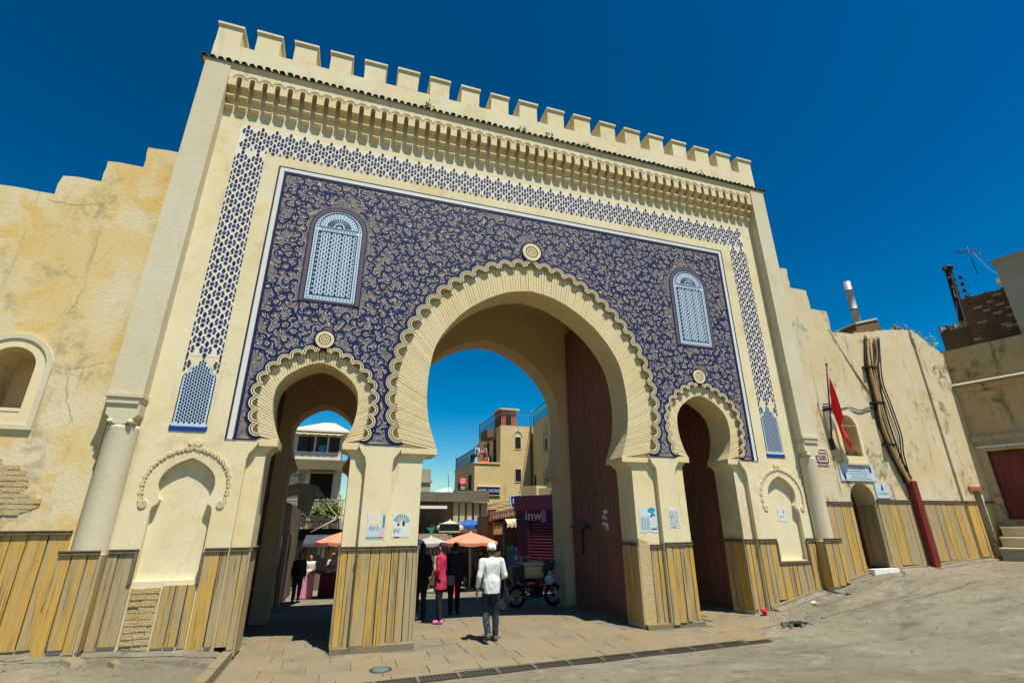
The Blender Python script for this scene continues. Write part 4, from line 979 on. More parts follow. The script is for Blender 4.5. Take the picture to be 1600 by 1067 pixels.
MB().box((-3.3, 1.6, -.1), (-2.21, 3.8, .55)).build('roof_shed', GRY, bd2)
for z in range(22):
    x = -1.3 + (.12 if z % 2 else 0)
    while x < -.05:
        wd = R.uniform(.18, .26)
        if R.random() < .8: MB().box((x, 1.0 - R.uniform(.01, .045), -.05 + .09 * z), (min(x + wd, -.02), .999, .03 + .09 * z)).build('brick', R.choice((BRK, BRK, BRK, BRK, GRY)), bd2)
        x += wd + .015
for k in range(9): MB().box((-2.2 + .1 * k * 1.0, 1.39 - R.uniform(0, .04), 1.151), (-2.12 + .1 * k, 2.6, 1.16 + R.uniform(.02, .25))).build('broken_coping', R.choice((GRY, BRK)), bd2)
for k in range(8): MB().box((-1.29 + .155 * k, 1.0, 1.951), (-1.15 + .155 * k, 2.6, 1.97 + R.uniform(.0, .16))).build('broken_coping', BRK, bd2)
TAR = flat('tarred_timber', (.028, .020, .014), .8)
up = thing('utility_pole', 'dark tarred utility pole crowded with insulators above the right roofs', 'utility pole', (22.2, 3, 8.6))
MB().hexa([(.02, -.13, -1), (.40, -.13, -1), (.40, .13, -1), (.02, .13, -1), (.56, -.09, 5.1), (.80, -.09, 5.1), (.80, .09, 5.1), (.56, .09, 5.1)]).build('mast', TAR, up)
MB().lathe([(0, .0), (.20, .0), (.23, .08), (.17, .2), (0, .24)], (.70, 0, 5.08), 10).build('cap', TAR, up)
for k in range(8):
    z = 2.0 + .36 * k; x = .24 + z * .09
    o = MB().tube([(x, -.1, z), (x + .55, -.14, z + .06), (x + .95, -.1, z + .02)], .018, 5).build('arm', IRON, up)
    MB().lathe([(0, 0), (.06, 0), (.075, .05), (.05, .10), (.07, .14), (.0, .17)], (x + .5, -.14, z + .08), 8).build('insulator', IRON, up)
for k in range(4): z = 3.1 + .5 * k; MB().lathe([(0, 0), (.07, 0), (.08, .06), (.05, .12), (0, .15)], (.05 + z * .07 - .05 * k, -.12, z + .3), 8).build('insulator', IRON, up); MB().tube([(.1 + z * .09, 0, z + .3), (.0 + z * .07 - .05 * k, -.12, z + .36)], .016, 5).build('arm', IRON, up)
MB().tube([(.62, 0, 4.4), (.2, -.1, 3.2), (-.4, -.2, 2.0), (-1.1, -.3, .9), (-1.9, -.4, -.4)], .02, 5).build('stay_wire', IRON, up)
MB().tube([(.3, -.2, 2.0), (.5, -.25, 1.0), (.8, -.3, -.2), (.95, -.3, -.8)], .03, 5).build('service_cable', GRY, up)
an = thing('aerial', 'tilted television aerial on a thin mast over the grey house', 'aerial', (16.0, -1.2, 10.15))
MB().tube([(0, 0, 0), (-.02, 0, 1.05)], .013, 6).build('mast', IRON, an); MB().tube([(-.80, .0, .72), (.62, 0, 1.02)], .009, 5).build('boom', IRON, an)
for k in range(6): x = -.75 + .18 * k; MB().tube([(x, -.18, .73 + .038 * k), (x, .18, .73 + .038 * k)], .006, 4).build('element', IRON, an)
MB().tube([(.30, -.12, .92), (.62, -.12, 1.06), (.62, .12, 1.06), (.30, .12, .92)], .007, 4).build('reflector', IRON, an); MB().tube([(.45, 0, 1.0), (.52, 0, .80), (.62, 0, 1.02)], .007, 4).build('reflector', IRON, an)
MB().tube([(.2, 0, .9), (1.0, .1, .42), (1.9, .1, .0)], .005, 4).build('aerial_wire', WPT, an)
ch = thing('chimney', 'metal stove pipe on a weedy brick stub over the right wall', 'chimney', (13.1, 1.05, 8.0))
MB().hexa([(-.78, -.25, -.2), (.75, -.25, -.2), (.85, .5, -.2), (-.7, .5, -.2), (-.74, -.22, .62), (.34, -.25, .92), (.7, .5, .86), (-.6, .5, .66)]).build('base', BRK, ch)
MB().hexa([(-.76, -.26, .62), (.37, -.29, .925), (.72, .54, .865), (-.62, .54, .665), (-.74, -.24, .68), (.34, -.27, .985), (.70, .52, .92), (-.60, .52, .72)]).build('capping', GRY, ch)
MB().lathe([(.115, .5), (.115, 1.35), (.125, 1.36), (.125, 1.42), (.115, 1.43), (.115, 2.1), (.13, 2.11), (.13, 2.17), (.115, 2.18), (.115, 2.52), (.10, 2.52)], (-.12, .1, 0), 14).build('pipe', flat('zinc', (.34, .33, .30), .6, .3), ch)
for z in (1.38, 2.14): MB().lathe([(.118, z), (.132, z), (.132, z + .03), (.118, z + .03)], (-.12, .1, 0), 14).build('clamp', IRON, ch)
sd = thing('satellite_dish', 'small grey satellite dish on the low roof beside the utility pole', 'satellite dish', (20.8, 2.6, 9.6))
MB().tube([(0, 0, -1), (0, 0, .3)], .03, 6).build('mast', IRON, sd)
o = MB().lathe([(.0, .06), (.2, .02), (.36, -.08), (.375, -.08), (.2, .0), (.0, .035)], (0, 0, 0), 16).build('dish', PBL, sd); o.rotation_euler = (math.radians(75), 0, math.radians(-30)); o.location = (0, -.1, .4)

# plants on the walls
LEAF = []
for nm, c in (('leaf_green', (.07, .11, .02)), ('leaf_bright', (.13, .20, .03)), ('leaf_dry', (.20, .17, .07))): LEAF.append(flat(nm, c, .7))
def clump(label, loc, rx, ry, h, n, cat='weeds', group=None, name='weed_clump', size=(.05, .14), dry=.3):
    t = thing(name, label, cat, loc, 0, group); rnd = random.Random(int(abs(loc[0] * 100 + loc[2] * 10))); mb = MB(); st = MB()
    for i in range(n):
        a = rnd.uniform(0, 2 * pi); q = math.sqrt(rnd.random()); hh = h * rnd.uniform(.3, 1) * (1 - .5 * q)
        b = Vector((rx * q * math.cos(a), ry * q * math.sin(a), 0)); tip = b + Vector((rnd.uniform(-.3, .3) * h, rnd.uniform(-.3, .3) * h, hh))
        if i % 3 == 0: st.tube([b, (b + tip) / 2 + Vector((rnd.uniform(-.02, .02), 0, .02)), tip], .005, 3)
        for k in range(3):
            c = b.lerp(tip, rnd.uniform(.3, 1)); d = Vector((rnd.gauss(0, 1), rnd.gauss(0, 1), rnd.gauss(.4, .8))).normalized(); s = rnd.uniform(*size); p = d.orthogonal().normalized() * s * .28
            mb.add([c, c + d * s * .5 + p, c + d * s, c + d * s * .5 - p], [(0, 1, 2, 3)], 2 if rnd.random() < dry else rnd.randint(0, 1))
    mb.build('leaves', LEAF, t); st.build('stems', LEAF[2], t); return t
clump('big grassy weed clump growing behind the right wall top', (14.5, .7, 7.75), .9, .4, 1.0, 230, size=(.08, .2))
clump('green weeds at the chimney stub corner', (13.55, .3, 8.25), .3, .15, .38, 50)
clump('small tuft on the right wall beside the last step', (10.6, .3, 7.78), .35, .1, .2, 26)
clump('low tuft on the bare right wall before the chimney', (11.7, .3, 7.93), .25, .1, .2, 22)
for k, (x, z, s) in enumerate(((-2.95, 12.62, .34), (-.2, 12.62, .3), (.55, 12.62, .36), (1.8, 12.62, .32), (5.2, 12.62, .34), (5.9, 12.62, .30))):
    clump(('tuft under the seventh battlement from the left', 'tuft above the roof tiles over the arch top', 'spiky tuft just right of the arch top on the tiles', 'tuft on the tiles over the right half of the arch', 'tuft on the tiles near the fifth battlement from the right', 'last tuft along the tiles towards the right end')[k], (x, -.10, z), .14, .05, s, 14, group='tufts on the gate eaves', dry=.5, size=(.05, .12))
for k, (x, z) in enumerate(((-10.75, 8.32), (-9.85, 8.75), (-9.6, 8.75))):
    clump(('pale dry sprig on the low end of the left wall', 'pale dry sprig on the third step of the left wall', 'pale dry sprig against the second riser of the left wall')[k], (x, .3, z), .25, .1, .2, 16, group='sprigs on the left wall', dry=.9, size=(.03, .07))

# small things on the ground
hs_ = thing('broken_pavement', 'dark collapsed hole with broken slab edges before the right pier', 'hole', (5.45, -1.15, g(5.45, -1.15)))
n = 14; ol = [(.34 * (1 + R.uniform(-.25, .25)) * math.cos(2 * pi * i / n), .15 * (1 + R.uniform(-.3, .3)) * math.sin(2 * pi * i / n)) for i in range(n)]
MB().add([(x, y, .028) for x, y in ol], [tuple(range(n))]).build('pit', DKB, hs_)
for i in range(9):
    a = 2 * pi * i / 9 + .2; c, s = math.cos(a), math.sin(a); x, y = .40 * c, .2 * s; q = R.uniform(.04, .09)
    MB().hexa([(x - q, y - q * .5, -.03), (x + q, y - q * .4, -.03), (x + q, y + q * .5, -.03), (x - q, y + q * .5, -.03), (x - q, y - q * .5, .016 + R.uniform(0, .02)), (x + q * .9, y - q * .4, .016 + R.uniform(0, .02)), (x + q * .8, y + q * .4, .03), (x - q * .9, y + q * .4, .02)]).build('slab_fragment', ROAD, hs_)
ck = thing('ground_crack', 'long dark crack running right from the broken pavement', 'crack', (5.9, -1.3, g(5.9, -1.3)))
mb = MB(); pth = [(.0, 0), (.5, -.06), (.95, -.20), (1.4, -.26), (1.9, -.42), (2.4, -.62)]
for a, b in zip(pth, pth[1:]):
    za, zb_ = [g(5.9 + q[0], -1.3 + q[1]) - g(5.9, -1.3) + .018 for q in (a, b)]; mb.add([(a[0], a[1] - .007, za), (b[0], b[1] - .005, zb_), (b[0], b[1] + .006, zb_), (a[0], a[1] + .008, za)], [(0, 1, 2, 3)])
mb.build('crack', DKB, ck)
for k, (x, y, s, lab) in enumerate(((6.6, -.55, .08, 'crumpled white paper near the right pier foot'), (7.6, -.6, .10, 'flattened cardboard scrap in front of the right column'), (9.4, -.75, .09, 'small brown litter at the white door step'))):
    t = thing('litter', lab, 'litter', (x, y, g(x, y) + .03)); MB().add([(R.uniform(-s, s), R.uniform(-s, s), R.uniform(0, s * .7)) for i in range(8)], [(0, 1, 2), (2, 3, 4), (4, 5, 6), (6, 7, 0), (1, 3, 5), (0, 4, 7)]).build('scrap', (WPT, RAILM, RAILM)[k], t)
rs = thing('hose', 'red hose lying along the foot of the stone steps', 'hose', (15.6, -.9, 1.1))
for k in range(3): MB().tube([(-.95 + .2 * i, .7 - .19 * i + .04 * math.sin(i * 1.7 + k) + .10 * k, g(15, -.5) - 1.1 + .035 + .02 * (k == 1)) for i in range(12)], .032, 6).build('coil', REDC, rs)
cp = thing('traffic_cone', 'tiny red plastic cup lying at the corner of the right arch', 'cup', (5.52, -.12, g(5.5, -.1) + .02)); cp.name = 'plastic_cup'
MB().lathe([(0, 0), (.05, 0), (.065, .12), (.06, .12), (.045, .01)], (0, 0, 0), 12).build('cup', REDC, cp)

gr_ = MB()
for i in range(900):
    x = R.uniform(-12, 15)
    if -5.5 < x < 5.5 and R.random() < .8: continue
    y = -.12 - abs(R.gauss(0, .5)) if R.random() < .6 else R.uniform(-7, -.3)
    if -8.2 < x < -7.5 or 7.5 < x < 8.2: y -= .25
    s_ = R.uniform(.008, .03); z = g(x, y) + .01
    gr_.add([(x + R.uniform(-s_, s_), y + R.uniform(-s_, s_), z - .006), (x + s_, y, z), (x, y + s_, z), (x - s_, y - s_ * .6, z), (x, y, z + s_ * R.uniform(.5, 1))], [(1, 2, 4), (2, 3, 4), (3, 1, 4), (1, 3, 0)])
grit = gr_.build('gravel', STONE); tag(grit, kind='stuff')
dirt = MB()
def dirt_strip(x0, x1, y):
    n = int((x1 - x0) / .12)
    P = []
    for i in range(n + 1):
        x = x0 + (x1 - x0) * i / n; w_ = .10 + .16 * abs(noise.noise((x * 2.1, y, 3))); P += [(x, y, g(x, y) + .05 + .03 * noise.noise((x * 3, 0, 0))), (x, y - w_ * .5, g(x, y) + .03), (x, y - w_ - .05, g(x, y - w_) + .006)]
    dirt.add(P, [f for i in range(n) for f in ((3 * i, 3 * i + 3, 3 * i + 4, 3 * i + 1), (3 * i + 1, 3 * i + 4, 3 * i + 5, 3 * i + 2))], 0, True)
for a in ((-16, -8.16, -.02), (-8.16, -7.58, -.28), (-7.58, -5.6, -.02), (5.85, 7.55, -.07), (7.56, 8.18, -.28), (8.18, 9.1, -.07), (10.15, 13.6, -.07), (13.6, 14.8, -.06)): dirt_strip(*a)
tag(dirt.build('dirt', ROAD), kind='stuff')

def crack(label, pts, w_):
    t = thing('ground_crack', label, 'crack', (pts[0][0], pts[0][1], g(*pts[0]))); mb = MB(); q = []
    for a, b in zip(pts, pts[1:]):
        n = 6
        for i in range(n): u = i / n; q.append((a[0] + (b[0] - a[0]) * u + R.uniform(-.03, .03), a[1] + (b[1] - a[1]) * u + R.uniform(-.03, .03)))
    q.append(pts[-1]); P = []
    for i, p in enumerate(q):
        d = normal(q, i); k = w_ * R.uniform(.3, 1) * (1 - i / len(q) * .6)
        for s_ in (-1, 1): x, y = p[0] + d[0] * k * s_, p[1] + d[1] * k * s_; P.append((x - pts[0][0], y - pts[0][1], g(x, y) - g(*pts[0]) + .02))
    mb.add(P, [(2 * i, 2 * i + 1, 2 * i + 3, 2 * i + 2) for i in range(len(q) - 1)]).build('crack', DKB, t)
crack('fine crack crossing the concrete below the drain', [(.2, -2.6), (1.2, -2.9), (2.0, -3.0), (2.8, -3.5)], .010)
crack('fine crack curving over the open ground at the right', [(7.6, -1.9), (9.0, -2.3), (10.2, -2.2), (11.4, -2.6)], .012)
crack('short dark crack near the bottom edge of the square', [(1.6, -3.6), (2.3, -3.75), (2.9, -4.1)], .016)
for k, (x, y, lab) in enumerate(((-8.6, -.35, 'broken slab lying against the boards far left'), (-7.5, -.55, 'flat stone fragment below the left column'), (-6.9, -.75, 'stone fragment on the bare ground under the blind niche'), (-8.9, -.6, 'low stone lump at the lower left corner'))):
    t = thing('rubble_stone', lab, 'stone', (x, y, g(x, y)), R.uniform(0, 3)); a = R.uniform(.12, .26)
    MB().hexa([(-a, -a * .5, -.03), (a, -a * .45, -.03), (a * .9, a * .5, -.03), (-a, a * .4, -.03), (-a * .8, -a * .4, .05), (a * .75, -a * .35, .07), (a * .7, a * .35, .06), (-a * .75, a * .3, .045)]).build('stone', STONE, t)
# ------------------------------------------------------------------ street behind the gate
def iron_rail(parent, pts, h, mat, pitch=.12, name='railing', z0=0.):
    mb = MB(); br = MB()
    for a, b in zip(pts, pts[1:]):
        a, b = Vector(a), Vector(b); L = (b - a).length; n = max(1, int(L / pitch))
        for z in (.06, h): mb.tube([a + Vector((0, 0, z)), b + Vector((0, 0, z))], .022, 5)
        for i in range(n + 1): p = a.lerp(b, i / n); br.tube([p + Vector((0, 0, .06)), p + Vector((0, 0, h))], .011, 4)
        for p in (a, b): mb.tube([p, p + Vector((0, 0, h + .22))], .03, 5)
    o = mb.build(name, mat, parent); br.build('bars', mat, o); return o
def window(parent, x0, x1, z0, z1, y, fr=.05, mat=PLW, bars=True, dep=.12, name='window'):
    mb = MB().box((x0 - fr, y - .03, z0 - fr), (x1 + fr, y - .001, z0)).box((x0 - fr, y - .03, z1), (x1 + fr, y - .001, z1 + fr)).box((x0 - fr, y - .03, z0), (x0, y - .001, z1)).box((x1, y - .03, z0), (x1 + fr, y - .001, z1))
    o = mb.build(name, mat, parent); MB().box((x0, y - .006, z0), (x1, y - .002, z1)).build('pane', GLS, o)
    if bars:
        b = MB()
        for i in range(1, 4): b.box((x0 + (x1 - x0) * i / 4 - .012, y - .02, z0), (x0 + (x1 - x0) * i / 4 + .012, y - .007, z1))
        for i in range(1, 5): b.box((x0, y - .026, z0 + (z1 - z0) * i / 5 - .012), (x1, y - .0205, z0 + (z1 - z0) * i / 5 + .012))
        b.build('grille', IRON, o)
    return o
hz = -1.0
ho = thing('hotel', 'cream hotel with two barred windows, roof terraces and a blue name board', 'hotel', (6.6, 24, hz))
MB.build = world_build(ho)
MB().box((4.52, 24, hz - .3), (9.25, 30.7, 6.32)).build('lower_floors', HOT, ho)
MB().box((6.42, 23.997, 6.321), (9.25, 30.5, 9.02)).build('tower', HOT, ho)
MB().box((4.46, 23.94, 6.20), (6.41, 30.75, 6.33)).build('terrace_edge', HOT, ho)
window(ho, 7.54, 7.98, 7.35, 8.2, 23.995); window(ho, 7.54, 7.98, 5.02, 5.9, 23.998)
MB().prism([(7.40, 8.30), (7.46, 8.30), (7.5, 8.48), (7.76, 8.66), (8.02, 8.48), (8.06, 8.30), (8.12, 8.30), (8.07, 8.52), (7.76, 8.74), (7.45, 8.52)], 23.95, 23.9965).build('window_hood', PIL, ho)
MB().box((8.72, 23.9, 4.0), (8.82, 23.998, 9.0)).build('drain_pipe', RAILM, ho)
for y0, y1 in ((25.1, 25.8), (27.0, 27.8)): MB().box((6.38, y0, 6.34), (6.418, y1, 8.2)).build('terrace_door', DKB, ho)
MB().box((5.75, 25.2, 8.3), (6.419, 27.2, 8.95)).build('balcony', RAILM, ho)
MB().box((4.44, 25.6, 1.5), (4.518, 26.1, 2.9)).build('shutter', RAILM, ho); 
for y0 in (24.9, 26.6, 28.4): MB().box((4.47, y0, 4.2), (4.518, y0 + .7, 5.5)).build('side_window', DKB, ho)
iron_rail(ho, [(4.55, 24.3, 6.33), (4.55, 30.6, 6.33)], .95, IRON)
iron_rail(ho, [(6.46, 30.4, 9.02), (6.46, 24.05, 9.02)], 1.15, IRON, .14); iron_rail(ho, [(6.46, 24.05, 9.02), (8.85, 24.05, 9.02)], 1.05, GRI, .13)
MB().box((6.9, 25.6, 9.02), (8.2, 27.2, 10.55)).build('roof_hut', flat('red_ochre', (.36, .09, .04), .9), ho); MB().box((6.75, 25.4, 10.551), (8.4, 27.4, 10.66)).build('hut_roof', HOT, ho); MB().box((7.35, 25.55, 9.1), (7.75, 25.599, 10.2)).build('hut_door', DKB, ho)
sg = MB().box((4.80, 23.90, 4.10), (6.35, 23.98, 4.63)).build('sign_board', NAVY, ho)
MB().box((4.74, 23.91, 4.05), (6.41, 23.985, 4.10)).build('sign_rim', WPT, ho); MB().box((4.74, 23.91, 4.63), (6.41, 23.985, 4.68)).build('sign_rim', WPT, ho)
MB.build = _build
text('HOTEL CASCADE', .27, WPT, ho, 'lettering', (5.575 - 6.6, 23.895 - 24, 4.36 - hz), (pi / 2, 0, 0), sx=.72)
for nm, lab, z0, z1, mat, w2 in (('hanging_sign', 'round red hanging sign on the dark side of the hotel', 4.72, 5.30, flat('sign_red', (.62, .03, .03), .4), .30), ('hanging_sign', 'black hanging sign below the round red one', 4.28, 4.70, BLK, .26)):
    t = thing(nm, lab, 'sign', (3.78, 24.3, (z0 + z1) / 2)); h2 = (z1 - z0) / 2
    MB().prism([(w2 * math.cos(2 * pi * i / 20) * 1.0, h2 * math.sin(2 * pi * i / 20)) for i in range(20)], -.05, .05).build('board', mat, t); MB().tube([(w2 * .9, 0, 0), (.74, .2, 0)], .02, 5).build('bracket', IRON, t)
    mb = MB()
    for k in range(3 if mat is not BLK else 2): mb.box((-w2 * .6, -.056, .10 - .12 * k), (w2 * .6, -.0505, .15 - .12 * k))
    mb.build('lettering', WPT, t)
# tall house to the right of the hotel, coming towards the gate
th = thing('tall_house', 'ochre house with tall narrow windows and green roof railings right of the hotel', 'house', (8.9, 23.9, hz), math.atan2(-.995, -.102))
# local +x runs towards the gate, outward is local -y ... (rotated frame)
MB().box((.1, .0, -.3), (9.5, 5, 10.1)).build('wall', HOT, th)
for x0, x1, z0, z1 in ((2.95, 3.9, 7.55, 9.0), (2.75, 3.95, 5.6, 6.5)): window(th, x0, x1, z0, z1, -.002, .06, PIL, False)
MB().prism([(2.85, 9.08), (3.42, 9.6), (4.0, 9.08), (4.06, 9.16), (3.42, 9.75), (2.79, 9.16)], -.04, -.001).build('window_hood', PIL, th)
MB().box((.35, -.02, 5.55), (.75, -.001, 6.45)).build('slot_window', DKB, th)
iron_rail(th, [(.1, .05, 10.1), (9.4, .05, 10.1)], 1.0, GRI, .14)
# telecom shop with the shutter
sh = thing('shop', 'purple telephone shop with a ribbed maroon shutter and white lettering', 'shop', (3.62, 12.2, -.62), math.atan2(-.8, .6))
PUR = flat('purple_paint', (.065, .012, .030), .5); SHT = flat('shutter_maroon', (.15, .035, .06), .45, .2)
MB().box((.0, .02, -.3), (3.2, 3.5, 4.0)).build('shop_body', PUR, sh)
MB().box((.0, -.16, 3.35), (3.2, .019, 3.95)).build('fascia_top', PUR, sh); MB().box((.62, -.06, 2.88), (3.2, .019, 3.349)).build('fascia_board', PUR, sh)
mb = MB()
for k in range(22): z = .1 + k * .125; mb.hexa([(.78, -.03, z), (3.1, -.03, z), (3.1, .019, z), (.78, .019, z), (.78, -.055, z + .05), (3.1, -.055, z + .05), (3.1, .019, z + .105), (.78, .019, z + .105)])
mb.build('shutter', SHT, sh); MB().box((.64, -.08, -.2), (.779, .019, 2.879)).build('frame_post', PUR, sh)
MB().box((1.42, -.10, 2.84), (1.68, -.061, 3.52)).build('sign_panel', flat('pink_panel', (.45, .12, .42), .5), sh)
text('inwi', .62, WPT, sh, 'lettering', (1.06, -.072, 3.12), (pi / 2, 0, 0))
MB().box((.1, .3, 4.001), (.95, 1.2, 4.45)).build('roof_block', HOT, sh); MB().box((1.2, .1, 4.001), (3.0, 1.2, 4.3)).build('roof_block', PLW, sh)
MB().box((2.0, .0, 4.301), (2.4, .4, 4.55)).build('roof_crate', RAILM, sh)
# tobacco kiosk awning and neighbouring boards
tk = thing('kiosk', 'tobacco kiosk with a cream scalloped awning between the hotel and the purple shop', 'kiosk', (3.6, 14, -.7))
MB.build = world_build(tk)
MB().box((2.75, 14.0, -.9), (4.7, 16, 2.55)).build('body', RAILM, tk)
AWN = flat('cream_canvas', (.56, .47, .28), .85)
P = []; nn = 22
for i in range(nn + 1):
    x = 3.52 + 1.2 * i / nn; P += [(x, 13.99, 2.62), (x, 13.25, 2.20), (x, 13.24, 1.98 + .07 * abs(math.sin(i * .75)))]
MB().add(P, [f for i in range(nn) for f in ((3 * i, 3 * i + 3, 3 * i + 4, 3 * i + 1), (3 * i + 1, 3 * i + 4, 3 * i + 5, 3 * i + 2))]).build('awning', AWN, tk)
MB().hexa([(2.76, 13.6, 2.28), (4.05, 13.6, 2.50), (4.05, 13.95, 2.50), (2.76, 13.95, 2.28), (2.76, 13.55, 2.66), (4.05, 13.55, 2.88), (4.05, 13.95, 2.88), (2.76, 13.95, 2.66)]).build('sign_box', flat('rust_red_board', (.22, .10, .07), .8), tk)
MB().hexa([(4.06, 13.5, 2.62), (4.9, 13.5, 2.74), (4.9, 13.95, 2.74), (4.06, 13.95, 2.62), (4.06, 13.5, 2.92), (4.9, 13.5, 3.06), (4.9, 13.95, 3.06), (4.06, 13.95, 2.92)]).build('sign_box', RAILM, tk)
MB().box((4.52, 13.0, 1.45), (4.62, 13.1, 2.0)).build('red_lamp', REDC, tk); MB().box((3.32, 13.3, -.7), (3.4, 13.4, 2.3)).build('post', IRON, tk)
MB().box((3.0, 13.7, 1.7), (3.5, 13.99, 2.25)).build('hanging_basket', RUST, tk)
mb = MB(); x = 2.9
while x < 3.95: z = 2.36 + (x - 2.76) * .17; mb.box((x, 13.52, z), (x + R.uniform(.04, .09), 13.548, z + R.uniform(.12, .22))); x += .12
mb.build('lettering', flat('faded_letters', (.34, .22, .16), .8), tk)
MB.build = _build
text('\uFEE6\uFE8E\uFEA7\uFEA9', .42, INK, tk, 'lettering', (4.12 - 3.6, 13.20 - 14, 2.36 + .7), (pi / 2 - .9, 0, 0))
bb = thing('street_sign', 'small brown framed board on the hotel wall near the awning', 'sign', (4.1, 18, 2.75)); MB().box((-.24, -.03, -.2), (.24, .03, .2)).build('board', MAROP, bb); scribble(bb, 'lettering', -.16, .16, .04, .16, WPT); MB().box((-.27, -.02, -.23), (.27, .035, -.201)).build('frame', RAILM, bb); MB().tube([(0, .03, 0), (.2, 5.9, 0)], .02, 5).build('bracket', IRON, bb)
at = thing('square_sign', 'square tilted blue tile sign with a white round emblem over the awning', 'sign', (5.55, 18, 3.42)); at.rotation_euler = (0, math.radians(-7), 0)
MB().box((-.36, -.05, -.36), (.36, .05, .36)).build('board', PBL, at); MB().box((-.29, -.06, -.29), (.29, -.0501, .29)).build('field', BLUE, at)
mb = MB().arcband((0, 0), .0, .20, 0, 2 * pi, -.07, -.0601, 20, 0).arcband((0, 0), .13, .16, 0, 2 * pi, -.075, -.07, 20, 1).arcband((0, 0), .05, .08, .5, 6.0, -.075, -.07, 14, 1); mb.build('emblem', [WPT, BLUE], at)
MB().tube([(.1, .05, -.1), (.5, 6, -.3)], .02, 5).build('bracket', IRON, at)
wr_ = thing('street_wires', 'black wires sagging across the front of the hotel', 'wires', (4.4, 20, 3.6))
for k in range(4): MB().tube([(-1.4 + 4.6 * i / 14, 1.5, .05 - .12 * k + .12 * math.sin(i * .9 + k) - .25 * math.sin(pi * i / 14)) for i in range(15)], .016, 4).build('wire', IRON, wr_)
# low shed and shops on the left of the street
DRF = plaster('dark_roof_render', (.15, .125, .085), (.20, .17, .12), (.16, .11, .06), (.05, .04, .03), (.6, .5, .8), .6)
ls = thing('shop_row', 'low dark shop row with a white board and grey slatted front left of the hotel', 'shop', (1.5, 20, hz))
MB.build = world_build(ls)
MB().box((-1.5, 20.4, hz - .2), (4.5, 24, 3.42)).build('body', RAILM, ls)
MB().box((-1.6, 19.3, 3.43), (2.4, 24, 3.95)).build('roof', DRF, ls); MB().box((.2, 19.2, 3.02), (1.75, 19.28, 3.18)).build('white_board', WPT, ls)
for k, x in enumerate((2.35, 2.75, 3.2, 3.65, 4.1)): MB().box((x, 20.3, 2.2), (x + .30, 20.399, 3.42)).build('slat', GRY, ls)
MB().box((2.3, 20.0, 3.46), (4.5, 20.39, 4.1)).build('ledge', DRF, ls); MB().box((1.9, 18.8, 2.1), (4.4, 20.2, 2.2)).build('canopy', PIL, ls)
for k in range(5): MB().box((-1.2 + .55 * k, 20.3, 1.2 + .1 * (k % 2)), (-.9 + .55 * k, 20.39, 2.2)).build('hanging_cloth', (GRY, RAILM, PIL, RAILM, GRY)[k], ls)
MB().box((.42, 21, 3.951), (1.0, 22, 5.4)).build('chimney_stack', GRY, ls); MB().box((.3, 20.9, 4.6), (1.1, 22.1, 4.72)).build('chimney_band', GRY, ls)
MB().hexa([(1.0, 20.5, 3.951), (2.4, 20.5, 3.951), (2.4, 22.5, 3.951), (1.0, 22.5, 3.951), (1.7, 21.2, 4.25), (2.3, 21.2, 4.38), (2.3, 21.8, 4.38), (1.7, 21.8, 4.25)]).build('white_tent_roof', PBL, ls)
MB().tube([(2.1, 20.6, 4.0), (2.0, 20.6, 5.1)], .02, 5).build('aerial_mast', IRON, ls)
MB.build = _build
# cafe seen through the small left arch
cf = thing('cafe', 'white cafe house with a glazed upper room, balcony of plants and yellow lettering', 'cafe', (-5.5, 20, hz))
MB.build = world_build(cf)
MB().box((-8.5, 20.3, hz - .2), (-4.05, 25, 2.4)).build('ground_floor', RAILM, cf)
MB().box((-7.6, 21.3, 2.4), (-4.3, 25, 5.2)).build('first_floor', CAF, cf); MB().box((-7.15, 20.0, 5.66), (-4.42, 25, 7.2)).build('upper_room', CAF, cf)
MB().hexa([(-6.8, 20.35, 5.20), (-4.36, 20.35, 5.20), (-4.36, 24, 5.20), (-6.8, 24, 5.20), (-7.2, 19.9, 5.62), (-4.1, 19.9, 5.62), (-4.1, 24, 5.62), (-7.2, 24, 5.62)]).build('cornice', CAF, cf)
MB().box((-7.2, 19.88, 5.621), (-4.08, 24, 5.659)).build('cornice', GRY, cf)
MB().hexa([(-7.2, 19.6, 7.28), (-4.1, 19.6, 7.28), (-4.1, 24.6, 7.28), (-7.2, 24.6, 7.28), (-5.6, 21, 7.95), (-5.0, 21, 7.95), (-5.0, 23, 7.95), (-5.6, 23, 7.95)]).build('roof', PIL, cf)
MB().box((-7.22, 19.58, 7.18), (-4.08, 24.6, 7.279)).build('eaves', WPT, cf)
P = []; nn = 30
for i in range(nn + 1): x = -7.1 + 2.66 * i / nn; P += [(x, 19.75, 7.17), (x, 19.55, 6.98 + .05 * abs(math.sin(i * .7)))]
MB().add(P, [(2 * i, 2 * i + 2, 2 * i + 3, 2 * i + 1) for i in range(nn)]).build('valance', AWN, cf)
for x0, x1 in ((-6.82, -6.24), (-6.20, -5.95), (-5.85, -5.25), (-5.15, -4.55)): window(cf, x0, x1, 6.08, 6.95, 19.997, .04, WPT, False)
MB().box((-5.66, 19.97, 6.1), (-5.33, 19.99, 6.45)).build('blue_poster', SKYB, cf)
MB().box((-6.0, 21.26, 3.4), (-4.75, 21.299, 5.0)).build('balcony_opening', DKB, cf); MB().box((-6.1, 21.0, 5.0), (-4.7, 21.29, 5.12)).build('lintel', GRY, cf)
MB().box((-6.62, 21.25, 4.55), (-6.3, 21.299, 5.1)).build('shutter', flat('green_shutter', (.2, .2, .13), .7), cf)
MB().box((-7.4, 20.1, 2.36), (-3.9, 21.3, 2.5)).build('balcony_slab', PIL, cf)
MB().box((-6.4, 21.24, 3.5), (-6.05, 21.299, 4.15)).build('red_panel', MAROP, cf)
mb = MB()
for k in range(28): x = -7.3 + .12 * k; mb.box((x, 20.12, 2.5), (x + .05, 20.16, 3.45))
